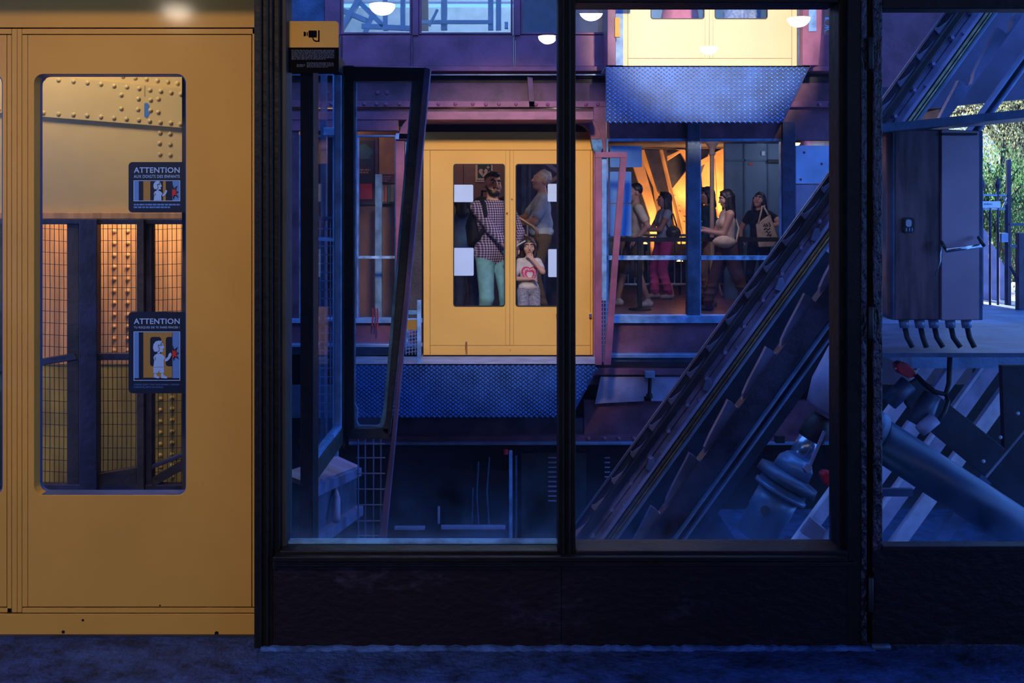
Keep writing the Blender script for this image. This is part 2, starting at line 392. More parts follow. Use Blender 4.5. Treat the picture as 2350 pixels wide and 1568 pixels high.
for lst, yy, g in ((R1, YG, STRAP), (R2, YG+.02, GPL)):
    for (a, c) in lst: put('rivet', rv, g, loc=P(a/s_, c/s_, yy), scale=(.0108,)*3)
for k in range(1, 8):
    put('rivet', rv, STRAP, loc=P(100-k*34, 180-k*3.2, YG), scale=(.0108,)*3); put('rivet', rv, STRAP, loc=P(100-k*34, 259-k*2.8, YG), scale=(.0108,)*3)
YB = 4.95
bp = thing('girder_web', 'streaked ochre girder web plate behind the wire mesh screens', 'girder', (X(250, YB), YB, 0))
WB1 = MB().pb(-500, 480, 480, 836, YB, .05).build('web_plate', YSTEEL2, bp)
WB2 = MB().pb(-500, 836, 480, 1250, YB+.004, .05).build('web_plate', YSTEEL3, bp)
rv2 = dome_mesh('rivet', YSTEEL2, 1, .75); rv3 = dome_mesh('rivet', YSTEEL3, 1, .75)
for k in range(11):
    for xx in (262, 293): put('rivet', rv2, WB1, loc=P(xx, 531+k*27.4, YB), scale=(.0125,)*3)
for k in range(10):
    for xx in (368, 395): put('rivet', rv3, WB2, loc=P(xx, 890+k*26+(0 if xx < 380 else -3), YB+.004), scale=(.0125,)*3)
# mesh screens
YM = 4.42
ms = thing('mesh_screen', 'navy framed wire mesh screen in front of the ochre girder', 'screen', (X(250, YM), YM, 0))
for r_, nm in (((153, 503, 181, 1150), 'upright'), ((181, 503, 222, 1150), 'upright'), ((313, 503, 330, 1150), 'upright'), ((330, 503, 348, 1150), 'upright'), ((-8, 503, 5, 1150), 'upright')):
    MB().pb(*r_, YM if r_[0] in (181, 313) else YM+.03, .05).build(nm, NAVY if r_[0] in (181, 330) else DARKIRON, ms, bevel=.003)
for pts, nm in (([( -420, 503), (455, 503), (455, 515), (-420, 515)], 'top_rail'), ([(-420, 905), (170, 812), (176, 826), (-420, 925)], 'mid_rail'),
                ([(176, 826), (210, 812), (455, 812), (455, 827), (212, 827)], 'mid_rail'), ([(-420, 1113), (455, 1113), (455, 1150), (-420, 1150)], 'bottom_rail'),
                ([(222, 1089), (313, 1074), (313, 1115), (222, 1115)], 'foot_plate'), ([(348, 1098), (455, 1036), (455, 1060), (348, 1119)], 'foot_plate'),
                ([(348, 1068), (455, 1026), (455, 1034), (348, 1078)], 'foot_rail')):
    MB().pp(pts, YM+.02, .05).build(nm, NAVY if nm != 'foot_plate' else DARKIRON, ms, bevel=.003)
b = MB(); r_ = .0016
def wires(xa, xb, ya, yb, dx, dy, Y, sl=0):
    x = xa+dx*.4
    while x < xb:
        b.tube([P(x, ya, Y), P(x+.8, (ya+yb)/2, Y+.002), P(x, yb, Y)], r_, 4, False); x += dx
    y = ya+dy*.5
    while y < yb:
        b.tube([P(xa, y-sl, Y), P(xb, y+sl, Y)], r_, 4, False); y += dy
for (xa, xb, sl) in ((5, 78, 0), (78, 155, 2), (222, 313, 0), (348, 440, -2), (-300, -8, 0)):
    wires(xa, xb, 512, 820, 10.6, 27, YM+.05, sl); wires(xa, xb, 826, 1118, 10.6, 27, YM+.05, sl)
o = b.build('wire_mesh', WIRE, ms); o['kind'] = 'stuff'
# side cheek and back of this compartment
b = MB().box(-4.2, -1.17, 5.05, 5.12, -.6, 3.3).box(-1.20, -1.17, 3.62, 5.08, -.6, 3.3).box(-4.2, -1.17, 3.62, 5.1, 3.3, 3.36).box(-4.2, -1.17, 3.43, 5.1, -.66, -.6)
tag(b.build('wall_compartment', DARKIRON), 'dark casing around the girder compartment behind the yellow door', 'wall', kind='structure')

# ---------------------------------------------------------------- glazed partition
p = thing('window_1', 'black iron glazed partition with two large panes and a low solid panel', 'window', (X(1280, YP), YP, 0), kind='structure')
D = .12
def part(parent, nm, r_, Y0, t_, m, bev=.003): return MB().pb(*r_, Y0, t_).build(nm, m, parent, bevel=bev)
part(p, 'post', (583, -40, 625, 1492), YP, .22, BLACK)
part(p, 'post_rib', (596, -40, 601, 1485), YP-.012, .02, BLACK)
part(p, 'post_rib', (611, -40, 616, 1485), YP-.012, .02, BLACK)
part(p, 'frame_stile', (625, -40, 641, 1275), YP+.02, D, BLACK)
part(p, 'frame_stile', (641, -40, 657, 1262), YP+.05, D-.03, mat('dark_grey_bead', (.035, .032, .03), .6, var=.3))
part(p, 'mullion', (1281, -40, 1321, 1290), YP+.01, D, BLACK)
part(p, 'mullion_rib', (1291, -40, 1296, 1288), YP-.004, .02, BLACK)
part(p, 'mullion_rib', (1305, -40, 1310, 1288), YP-.004, .02, BLACK)
part(p, 'frame_stile', (1925, -40, 1946, 1262), YP+.03, D-.02, BLACK)
part(p, 'post', (1946, -40, 1977, 1497), YP, .2, BLACK)
PEEL = mat('peeling_plum_paint_glints', (.075, .045, .09), .35, col2=(.008, .004, .007), vscale=26, bump=1., bscale=70, stretch=(1, 1, .35), thr=(.45, .72), nrough=.7)  # peeling paint, with purple glints put into the paler flecks
part(p, 'post_trim', (1977, -40, 1990, 1500), YP-.004, .16, PEEL)
part(p, 'top_rail', (625, -40, 1281, -24), YP+.02, D, BLACK)
part(p, 'top_rail', (1321, -40, 1925, 6), YP+.02, D, BLACK)
part(p, 'sill_rail', (625, 1279, 1946, 1291), YP-.03, D+.05, BLACK)
part(p, 'sill_rail', (625, 1291, 1965, 1302), YP-.015, D+.04, PLUM)
part(p, 'sill_step', (641, 1265, 1281, 1279), YP+.0, D, BLACK)
part(p, 'sill_step', (1321, 1265, 1946, 1279), YP+.0, D, PLUM)
SCUFF = mat('scuffed_plum_panel', (.065, .045, .085), .5, col2=(.010, .005, .009), vscale=5, bump=.25, bscale=30, thr=(.56, .82), nrough=.75, spec=.3, stretch=(1, 1, 1.6))
part(p, 'parapet_panel', (625, 1302, 1288, 1490), YP+.004, .06, SCUFF)
part(p, 'parapet_panel', (1289, 1302, 1962, 1492), YP+.004, .06, SCUFF)
part(p, 'glazing_putty', (657, 1243, 1281, 1265), YP+.07, .04, PUTTY, .006)
part(p, 'glazing_putty', (1321, 1252, 1927, 1266), YP+.07, .04, BLUEFR, .004)
part(p, 'glazing_putty', (657, 165, 661, 1243), YP+.08, .03, BLUEFR, .002)
part(p, 'glazing_putty', (1921, 6, 1926, 1252), YP+.08, .03, BLUEFR, .002)
G1 = glass_mat('dusty_partition_glass', .005, (.16, .38, .85), 1.0, Z(1258, 3.4), Z(1000, 3.4), .38)
YGL = 3.40
MB().pb(655, -5, 1283, 1262, YGL, .006).build('pane', G1, p)
MB().pb(1319, 0, 1929, 1262, YGL, .006).build('pane', G1, p)
# hinged glazed door at the right
h = thing('door_2', 'plum iron hinged door with one large glass pane beside the partition', 'door', (X(2010, YP), YP, 0), kind='structure')
part(h, 'stile', (2004, -20, 2026, 1480), YP, .07, PEEL, .005)
part(h, 'stile_edge', (1992, -20, 2003, 1485), YP+.02, .05, BLACK)
part(h, 'top_rail', (2026, -40, 2700, 20), YP, .07, BLACK)
part(h, 'lower_panel', (2006, 1264, 2700, 1480), YP-.002, .055, SCUFF)
part(h, 'glazing_bar', (2026, 1254, 2700, 1266), YP-.012, .05, PLUM)
for y0, y1 in ((85, 160), (704, 778), (1325, 1405)):
    MB().lathe(P(1999, y1, YP-.012), P(1999, y0, YP-.012), [(0, .006), (.03, .009), (.97, .009), (1, .006)], 12).build('hinge', RUBBER, h, True)
MB().lathe(P(2001, 1485, YP-.01), P(2043, 1485, YP-.01), [(0, .008), (.05, .011), (.95, .011), (1, .008)], 12).build('bottom_pivot', STEELD, h, True)
MB().pb(2024, 18, 2700, 1258, YGL-.04, .006).build('pane', G1, h)
part(h, 'right_stile', (2580, -20, 2700, 1480), YP-.003, .07, PLUM, .005)

# rough cement fillet along the foot of the partition
rb_ = random.Random(21); pts_t = []; xs = [X(600+i*12, YP) for i in range(118)]
fv = []; ff = []
for i, xx in enumerate(xs):
    w_ = .022+rb_.uniform(-.006, .008); hh = .006+rb_.uniform(-.003, .004)
    fv += [(xx, YP-w_, 0), (xx, YP-w_*.5, hh), (xx, YP+.05, hh+.004), (xx, YP+.05, 0)]
    if i:
        a = (i-1)*4; c = i*4
        for k in range(3): ff.append((a+k, c+k, c+k+1, a+k+1))
tag(MB().add(fv, ff).build('baseboard_front', mat('blue_grey_cement', (.045, .10, .29), .8, var=.5, vscale=16, bump=.6, bscale=60, spec=.2)), 'rough cement fillet along the foot of the glazed partition', 'baseboard', kind='structure')
# camera notice on the glass
YN = YP+.085
n_ = thing('camera_notice', 'yellow and black video camera notice stuck on the partition glass', 'sign', (X(717, YN), YN, Z(165, YN)))
NOTY = mat('notice_yellow', (.78, .40, .085), .7, var=.04, spec=.15); NOTB = mat('notice_black', (.004, .004, .006), .8, spec=.05); NOTG = mat('notice_grey_ink', (.12, .13, .20), .8, spec=.1)
def topround(x0, y0, x1, y1, r):
    pts = [(x0, y1), (x1, y1)]
    for a0, cx, cy in ((0, x1-r, y0+r), (-90, x0+r, y0+r)):
        for k in range(6): a = math.radians(a0-90*k/5); pts.append((cx+r*math.cos(a), cy+r*math.sin(a)))
    return pts
def botround(x0, y0, x1, y1, r):
    pts = [(x1, y0), (x0, y0)]
    for a0, cx, cy in ((180, x0+r, y1-r), (90, x1-r, y1-r)):
        for k in range(6): a = math.radians(a0-90*k/5); pts.append((cx+r*math.cos(a), cy+r*math.sin(a)))
    return pts
MB().pp(topround(658, 48.5, 777, 109, 8), YN, .004).build('notice_top', NOTY, n_)
MB().pp(botround(658, 109, 777, 167, 8), YN, .004).build('notice_base', NOTB, n_)
b = MB()
b.pp(rrect(708, 70, 727, 86, 2), YN-.0008, .001)
b.pp([(697, 72), (702, 74), (702, 82), (697, 84)], YN-.0008, .001)
b.pb(704.2, 73.5, 706.2, 82.5, YN-.0008, .001)
b.pp([(730, 69.5), (733.3, 69.5), (733.3, 96), (724, 96), (719, 93), (716, 86), (718.5, 86), (721, 91), (725, 93), (730, 93)], YN-.0008, .001)
b.build('camera_symbol', NOTB, n_)
word_bars(669, 767, [114.5+k*2.9 for k in range(8)], 1.7, YN-.0008, NOTG, n_, 11)
word_bars(704, 766, [143.3+k*2.5 for k in range(5)], 1.3, YN-.0008, NOTG, n_, 12)
word_bars(681, 700, [147.5+k*2.4 for k in range(3)], 1.2, YN-.0008, NOTG, n_, 13)

# ---------------------------------------------------------------- hall lamps (seen mirrored in the glass)
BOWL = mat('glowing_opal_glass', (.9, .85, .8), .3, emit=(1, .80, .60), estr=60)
BRASS = mat('lamp_canopy_metal', (.12, .09, .07), .4, .8)
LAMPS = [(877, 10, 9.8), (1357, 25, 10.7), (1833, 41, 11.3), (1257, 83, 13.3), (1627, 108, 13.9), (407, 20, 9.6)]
prof = []
for k in range(9):
    a = math.pi/2*k/8; prof.append((math.sin(a), math.cos(a)))
where = ['over the left of the partition', 'over the middle mullion', 'over the glazed door', 'deep behind the mullion', 'furthest back', 'in front of the yellow door']
for (px, py, yv), wh in zip(LAMPS, where):
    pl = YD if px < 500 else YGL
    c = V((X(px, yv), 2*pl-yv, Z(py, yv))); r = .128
    t = thing('pendant_lamp', 'white opal bowl pendant lamp hung from the hall ceiling, '+wh, 'lamp', (c.x, c.y, 4.1), 'bowl lamps of the hall')
    MB().lathe(c, c-V((0, 0, .105)), [(q[0], q[1]*r) for q in prof], 28).build('bowl', BOWL, t, True)
    MB().lathe(c+V((0, 0, .012)), c-V((0, 0, .004)), [(0, r*.9), (.3, r*1.04), (1, r*1.04)], 28).build('rim', BRASS, t, True)
    MB().tube([c+V((0, 0, .01)), (c.x, c.y, 4.06)], .008, 8).build('stem', BRASS, t)
    MB().lathe((c.x, c.y, 4.1), (c.x, c.y, 4.05), [(0, .06), (.6, .055), (1, .02)], 20).build('ceiling_rose', BRASS, t, True)
def floodlight(label, loc, target, power, col, angle, blend, r=.11, radius=.1, group=None, nm='floodlight'):
    loc, target = V(loc), V(target); ax = (target-loc).normalized()
    t = thing(nm, label, 'lamp', loc, group)
    MB().lathe(loc-ax*.16, loc-ax*.002, [(0, r*.4), (.1, r*.6), (.9, r), (1, r*1.05)], 24).build('housing', RUBBER, t, True)
    MB().lathe(loc-ax*.012, loc-ax*.006, [(0, r*.95), (1, r*.95)], 24).build('lens', mat('lit_lamp_lens', (.9, .85, .75), .3, emit=(1, .75, .45), estr=8), t)
    MB().bar(loc-ax*.1-V((0, 0, .0)), loc-ax*.1+V((0, 0, .3)), .03, .02, V((0, 1, 0))).build('bracket', RUBBER, t)
    spot('floodlight_beam', t, loc+ax*.01, target, power, col, angle, blend, radius)
    return t
floodlight('black ceiling spotlight aimed at the big yellow door', (-1.25, .2, 3.8), (-1.45, 3.385, .78), 245, (1, .79, .55), 52, .75, nm='spotlight', radius=.35)
# lamp inside the girder compartment
c = V((-2.0, 3.75, 2.75)); t = thing('bulkhead_lamp', 'round bulkhead lamp inside the girder compartment behind the door', 'lamp', c)
MB().lathe((c.x, 3.63, c.z), (c.x, 3.67, c.z), [(0, .13), (1, .12)], 24).build('base_plate', RUBBER, t)
MB().lathe((c.x, 3.67, c.z), (c.x, 3.75, c.z), [(0, .115), (.5, .1), (1, .03)], 24).build('diffuser', BOWL, t, True)
point('bulkhead_glow', t, (c.x, 3.9, c.z), 27, (1, .84, .60), .12)
c = V((-1.75, 4.66, 1.86)); t = thing('added_strip_lamp', 'added unseen strip lamp between the riveted girder and its web plate', 'lamp', c)  # added out of sight to brighten the web plate
MB().box(c.x-.35, c.x+.35, 4.58, 4.63, c.z, c.z+.06).build('lamp_body', RUBBER, t)
MB().box(c.x-.33, c.x+.33, 4.63, 4.66, c.z+.01, c.z+.05).build('lamp_tube', BOWL, t)
for dx in (-.28, .28): point('strip_glow', t, (c.x+dx, 4.70, c.z+.02), 17, (1, .72, .46), .06)
# ================================================================== SHAFT
YF = 9.9
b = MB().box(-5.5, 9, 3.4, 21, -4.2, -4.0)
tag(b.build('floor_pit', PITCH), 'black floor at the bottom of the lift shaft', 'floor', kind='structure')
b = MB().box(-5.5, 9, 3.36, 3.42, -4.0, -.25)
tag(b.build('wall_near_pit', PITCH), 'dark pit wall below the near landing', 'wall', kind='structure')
b = MB().box(-3.4, -3.3, 5.12, 10.2, -4.0, 4.4)
tag(b.build('wall_left', STEELD), 'blue grey iron wall at the left of the shaft', 'wall', kind='structure')

# ---------------------------------------------------------------- glazed bay just behind the partition
YQ = 4.5; XQ = X(790, YQ)
q = thing('glazed_bay', 'black iron glazed guard bay with a leaning plum side post', 'guard', (XQ, YQ, 0))
GB = glass_mat('dirty_bay_glass', .05, (.10, .26, .60), .22, Z(985, YQ), Z(500, YQ), .22)
OLIVE = mat('mossy_black_iron', (.022, .026, .026), .6, var=.5, vscale=9, bump=.3)
MB().pb(785, 150, 812, 1003, YQ, .06).build('corner_post', BLACK, q, bevel=.003)
MB().pp([(785, 152), (982, 156), (978, 186), (785, 186)], YQ-.005, .07).build('top_rail', BLACK, q, bevel=.003)
MB().pp([(949, 184), (978, 184), (893, 1002), (876, 990), (886, 960)], YQ-.004, .06).build('leaning_stile', OLIVE, q, bevel=.004)
MB().pp([(808, 984), (893, 984), (890, 1008), (800, 1008)], YQ-.004, .06).build('bottom_rail', OLIVE, q, bevel=.003)
MB().pp([(974, 153), (988, 158), (885, 1240), (868, 1240), (899, 1000)], YQ-.03, .05).build('leaning_post', mat('plum_post_paint', (.12, .07, .16), .5, var=.3, vscale=6), q, bevel=.003)
MB().pp([[(812, 180), (951, 180), (884, 986), (810, 986)], [(818, 188), (945, 188), (880, 935), (872, 973), (866, 977), (824, 977), (819, 968), (821, 940), (814, 925)]], YQ+.02, .02).build('putty_line', PUTTY, q, bevel=.003)
MB().pp([(812, 182), (950, 182), (882, 988), (810, 988)], YQ+.03, .005).build('bay_pane', GB, q)
# returning side pane (runs along the depth)
XR = -.775; ya, yb = 3.80, 4.5
def side(y0, y1, z0, z1, nm, m, dx=.04, bev=.003): return MB().box(XR-dx/2, XR+dx/2, y0, y1, z0, z1).build(nm, m, q, bevel=bev)
side(ya-.04, ya+.06, -.4, 2.12, 'side_stile', BLACK, .05)
side(yb-.05, yb+.01, .38, 2.1, 'side_stile', BLACK)
side(ya, yb, 2.05, 2.12, 'side_rail', BLACK)
side(ya, yb, .40, .47, 'side_rail', OLIVE)
side(ya+.05, yb-.04, .47, .49, 'side_putty', PUTTY, .03)
side(yb-.07, yb-.05, .49, 2.05, 'side_putty', BLUEFR, .03)
side(ya+.05, yb-.05, .48, 2.05, 'side_pane', GB, .005, 0)
# sloping sheet brackets under the side pane
STEELM = mat('mid_blue_steel', (.14, .17, .32), .45, .2, var=.35, vscale=7, bump=.15)
sq = lambda u, v_, w_: (w_, u, v_)
MB().add([(XR, 3.82, .395), (XR, 5.05, .15), (XR-.11, 5.05, .20), (XR-.11, 3.82, .44), (XR, 3.82, .377), (XR, 5.05, .132), (XR-.11, 5.05, .182), (XR-.11, 3.82, .422)],
    [(0,1,2,3),(7,6,5,4),(0,4,5,1),(1,5,6,2),(2,6,7,3),(3,7,4,0)]).build('sheet_shelf', STEELM, q)
MB().prism([[(3.82, .34), (5.05, .10), (5.05, .14), (3.82, .385)]], XR-.002, XR+.012, sq).build('sheet_edge', STEELM, q)
MB().prism([[(3.82, .17), (5.05, -.08), (5.05, .12), (3.82, .36)]], XR-.02, XR-.012, sq).build('sheet_panel', STEELD, q)
MB().prism([[(3.82, .14), (5.05, -.10), (5.05, -.05), (3.82, .19)]], XR-.02, XR+.02, sq).build('sheet_lip', STEELM, q)
MB().tube([(XR-.01, 4.4, .22), (XR+.02, 4.3, .20), (XR+.03, 4.22, .13)], [.012, .014, .018], 10).build('cable_lug', LAV, q, True)
b = MB()
for yy in (1019, 1051, 1087, 1123, 1159, 1196, 1230): b.tube([P(818, yy, YQ), P(884, yy, YQ)], .0035, 5, False)
for xx in (822, 838, 857, 874): b.tube([P(xx, 1008, YQ), P(xx, 1240, YQ)], .0035, 5, False)
b.build('grille', WIREB, q)

# ---------------------------------------------------------------- FAR BUILDING: shell
Yb = 19.0
def shell(nm, box, m, label): tag(MB().box(*box).build(nm, m), label, 'wall', kind='structure')
HALLF = mat('far_hall_floor', (.16, .12, .16), .35, var=.3, vscale=3, bump=.1)
tag(MB().box(-5.5, 4.6, 9.95, Yb, -.3, 0).build('floor_far', HALLF), 'reddish grey floor of the queue hall across the shaft', 'floor', kind='structure')
tag(MB().box(-5.5, 4.6, 9.98, Yb, 2.52, 2.78).build('ceiling_far', DARKIRON), 'dark ceiling of the queue hall across the shaft', 'ceiling', kind='structure')
shell('wall_far_back', (-5.5, 4.6, Yb, Yb+.2, -4, 2.78), NAVY, 'dark back wall of the queue hall across the shaft')
shell('wall_far_left', (-5.5, -5.4, 9.95, Yb, -.3, 12), DARKIRON, 'dark left wall of the far building')
shell('wall_far_right', (4.55, 4.65, 10.6, Yb, -.3, 12), BROWN2, 'brown right end wall of the far building')
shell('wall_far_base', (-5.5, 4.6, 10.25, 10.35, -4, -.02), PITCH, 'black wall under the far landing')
UPF = mat('upper_hall_wall', (.42, .52, .62), .6, var=.1)
shell('wall_far_upper', (-5.5, 4.6, 9.95, 10.1, 5.7, 12), BROWN2, 'brown iron wall high above the far upper deck')
tag(MB().box(-5.5, 4.6, 9.98, Yb, 5.6, 5.75).build('ceiling_far_upper', UPF), 'pale ceiling of the upper far hall', 'ceiling', kind='structure')
shell('wall_far_back_upper', (-5.5, 4.6, 17.0, 17.1, 2.78, 4.9), UPF, 'pale blue low wall at the back of the upper far hall')
shell('wall_far_back_top', (-5.5, 4.6, 17.0, 17.2, 5.0, 12), UPF, 'pale wall above the back openings of the upper far hall')

# ---------------------------------------------------------------- far facade, lower storey
f = thing('wall_far', 'brown iron facade across the shaft with beams, spandrel panels and windows', 'wall', (0, YF, 0), kind='structure')
def fp(nm, r_, m=BROWN, Y0=YF, t_=.08, bev=.004): return MB().pb(*r_, Y0, t_).build(nm, m, f, bevel=bev)
# spandrel band
for x0, x1 in ((520, 778), (785, 943), (947, 1178), (1183, 1392), (1835, 2020)): fp('spandrel_panel', (x0, 81, x1, 152))
for xx in (781.5, 945, 1180.5): fp('panel_joint', (xx-2, 81, xx+2, 152), BROWN2, YF-.015, .05, .002)
fp('ledge', (520, 152, 2020, 163), BROWN, YF-.10, .2)
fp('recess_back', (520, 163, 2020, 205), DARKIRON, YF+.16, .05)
fp('thin_rail', (520, 170, 1400, 173), STEEL, YF-.04, .03, .001)
fp('beam_web', (520, 190, 2020, 236), BROWN2, YF+.05, .06)
fp('beam_flange', (520, 232, 2020, 246), BROWN, YF-.05, .10)
fp('lower_channel', (520, 250, 1400, 258), BROWN2, YF-.0, .10)
fp('lower_channel', (520, 256, 960, 275), BROWN, YF-.03, .14)
fp('doorway_hood', (960, 256, 1362, 275), BROWN, 9.42, .56)
fp('lower_channel', (1392, 246, 2020, 322), BROWN2, YF+.03, .10)
fp('lower_panel', (520, 262, 912, 300), BROWN, YF-.02, .10)
MB().pp([(1210, 176), (1222, 178), (1224, 200), (1228, 246), (1214, 246)], YF-.05, .10).build('gusset', BROWN2, f, bevel=.003)
MB().pp([(1228, 215), (1240, 205), (1240, 246), (1228, 246)], YF-.0, .05).build('gusset', BROWN2, f)
rvb = dome_mesh('beam_rivet', BROWN, 1, .7); 
for a, c, y_ in [(836, 239, 0), (864, 239, 0), (885, 240, 0), (917, 239, 0), (1006, 239, 0), (1045, 239, 0), (1085, 239, 0), (1115, 240, 0), (1145, 239, 0), (1184, 239, 0), (1230, 240, 0), (1257, 240, 0), (1345, 240, 0), (1372, 240, 0), (1880, 240, 0), (1905, 240, 0), (760, 239, 0), (720, 239, 0)]:
    put('beam_rivet', rvb, f, loc=P(a, c, YF-.05), scale=(.02,)*3)
for a, c in ((866, 213), (888, 213), (706, 205), (752, 212)): put('beam_rivet', rvb, f, loc=P(a, c, YF+.05), scale=(.024,)*3)
# bracket arches either side of the doorway
def arch(xc, sgn, r0, r1, yc, x2=None):
    pts = []
    for k in range(9): a = math.radians(90*k/8); pts.append((xc+sgn*r1*math.sin(a), yc-r1*math.cos(a)))
    for k in range(9): a = math.radians(90-90*k/8); pts.append((xc+sgn*r0*math.sin(a), yc-r0*math.cos(a)))
    return pts
MB().pp(arch(1318, 1, 38, 62, 320), YF-.12, .14).build('arch_bracket', BROWN, f, bevel=.004)
MB().pp([(1356, 318), (1380, 318), (1384, 340), (1378, 352), (1366, 352), (1360, 340)], YF-.12, .14).build('arch_foot', PUTTY, f, bevel=.004)
fp('arch_top', (1290, 258, 1322, 282), BROWN, YF-.12, .14)
MB().pp(arch(976, -1, 38, 62, 320), YF-.12, .14).build('arch_bracket', BROWN, f, bevel=.004)
fp('arch_foot', (908, 306, 938, 320), BLUEFR, YF-.12, .14)
fp('side_post', (908, 318, 928, 800), BROWN, YF-.08, .10)
fp('side_post', (930, 318, 936, 800), BLUEFR, YF-.06, .06, .001)
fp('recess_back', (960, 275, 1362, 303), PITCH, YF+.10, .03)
fp('reveal', (938, 300, 968, 815), DARKIRON, YF+.02, .10)
fp('side_post', (1362, 246, 1391, 832), BROWN, YF-.06, .10)
# base band of the lower storey (right)
for r_, m, y0, t_, nm in (((1391, 725, 2020, 742), BLUEFR, YF-.05, .10, 'window_sill'), ((1391, 742, 2020, 813), BROWN2, YF-.0, .08, 'base_panel'),
    ((1391, 813, 2020, 822), STEEL, YF-.10, .15, 'base_ledge'), ((1391, 822, 2020, 831), STEELD, YF-.06, .15, 'base_ledge'),
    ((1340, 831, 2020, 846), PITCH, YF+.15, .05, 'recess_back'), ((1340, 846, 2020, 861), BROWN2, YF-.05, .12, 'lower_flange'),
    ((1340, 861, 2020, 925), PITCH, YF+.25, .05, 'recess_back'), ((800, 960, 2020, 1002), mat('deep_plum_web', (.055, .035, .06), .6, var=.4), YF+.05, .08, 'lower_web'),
    ((800, 1002, 2020, 1016), BROWN2, YF-.05, .12, 'lower_flange'), ((800, 1016, 2020, 1022), STEEL, YF-.10, .15, 'lower_ledge'),
    ((1340, 920, 2020, 1002), BROWN2, YF+.04, .08, 'lower_web'),
    # left of the door
    ((520, 732, 968, 742), BLUEFR, YF-.05, .10, 'window_sill'), ((520, 742, 968, 790), BROWN2, YF, .08, 'base_panel'), ((520, 790, 968, 797), STEEL, YF-.08, .12, 'base_ledge'),
    ((520, 797, 968, 960), STEELD, YF+.05, .08, 'base_panel')):
    fp(nm, r_, m, y0, t_)
for a in (1350, 1387, 1420, 1455): put('beam_rivet', rvb, f, loc=P(a, 1007, YF-.05), scale=(.022,)*3)
MB().pp([(1365, 928), (1378, 865), (1562, 865), (1520, 921), (1494, 921), (1494, 910), (1478, 910), (1478, 921), (1384, 926)], YF-.02, .02).build('hanging_plate', LAV, f, bevel=.002)
MB().pb(1481, 853, 1503, 868, YF-.12, .12).build('hanger_bracket', STEEL, f, bevel=.003)
MB().tube([P(1492, 862, YF-.08), P(1490, 908, YF-.08)], .018, 8).build('hanger_rod', BLACK, f)
MB().lathe(P(1490, 904, YF-.08), P(1490, 914, YF-.08), [(0, .03), (1, .035)], 12).build('hanger_nut', BLACK, f)
# pit fittings under the lower door
for x0, y0, x1, y1, m in ((1168, 1036, 1176, 1245, BLUEFR), (1182, 1048, 1187, 1235, STEELD), (905, 1210, 975, 1217, LAV), (1012, 1208, 1160, 1216, LAV), (1004, 1165, 1009, 1203, LAV)):
    fp('pit_pipe', (x0, y0, x1, y1), m, YF-.3, .05, .004)
MB().tube([P(1161, 1032, YF-.3), P(1161, 1043, YF-.3)], .022, 8).build('red_tap', RED, f)
fp('pit_panel', (1196, 1040, 1345, 1250), mat('murky_green_panel', (.025, .035, .04), .6, var=.5, vscale=3), YF+.05, .04)
b = MB()
for yy in range(1050, 1150, 11): b.pb(1258, yy, 1300, yy+2.5, YF+.03, .02); b.pb(1388, yy, 1400, yy+2.5, YF+.03, .02)
b.build('louvre', LAV, f)
for pts in ([(1098, 1060), (1094, 1140), (1098, 1205)], [(1123, 1050), (1117, 1130), (1122, 1204)], [(1085, 1120), (1083, 1205)]):
    MB().tube([P(a, c, YF-.25) for a, c in pts], .009, 6).build('pit_cable', STEELD, f)

# ---------------------------------------------------------------- chequer plate threshold ramps
PLATE = mat('worn_chequer_steel', (.016, .052, .18), .45, .2, var=.5, vscale=3.0)
PLATED = mat('chequer_lug_steel', (.065, .21, .60), .38, .25, var=.15, vscale=6)
def chequer(label, x0, x1, yt, yb_, xb, Y0, tread, back):
    t = thing('threshold_apron', label, 'threshold', (X(x0, Y0), Y0, Z(yt, Y0)), 'chequer plate threshold aprons')
    MB().pp([(x0, yt), (x1, yt), (xb, yb_), (x0, yb_)], Y0, .012).build('apron_plate', PLATE, t)
    if tread: MB().box(X(x0, Y0), X(x1, Y0), Y0, back, Z(yt, Y0)-.012, Z(yt, Y0)).build('tread_plate', mat('dull_tread_plate', (.26, .30, .40), .6, .1, var=.2, bump=.3, bscale=60), t)
    b = MB(); px = 12.4; py = 9.2; j = 0; y = yt+5
    while y < yb_-3:
        i = 0; x = x0+4
        xr = x1+(xb-x1)*(y-yt)/(yb_-yt)
        while x < xr-6:
            s = 1 if i % 2 == 0 else -1
            c = P(x, y+(py/2 if i % 2 else 0), Y0-.001); dx = .0155; dz = .0135*s; u = V((dx, 0, dz)); n2 = V((-dz, 0, dx)).normalized()*.0055
            e = V((0, -.006, 0))
            b.add([c-u, c-n2+e, c+u, c+n2+e, c-n2*1.6, c+n2*1.6], [(0, 4, 2, 1), (0, 1, 2, 3), (0, 3, 2, 5)])
            x += px/2*1.0; i += 1
        y += py; j += 1
    o = b.build('tread_lugs', PLATED, t); o['kind'] = 'stuff'
    return t
chequer('blue grey chequer plate threshold apron under the lower yellow door', 800, 1377, 836, 957, 1312, 9.35, True, 9.84)
chequer('blue grey chequer plate apron with slanted end under the upper yellow door', 1390, 1860, 151, 280, 1797, 9.35, True, 9.84)

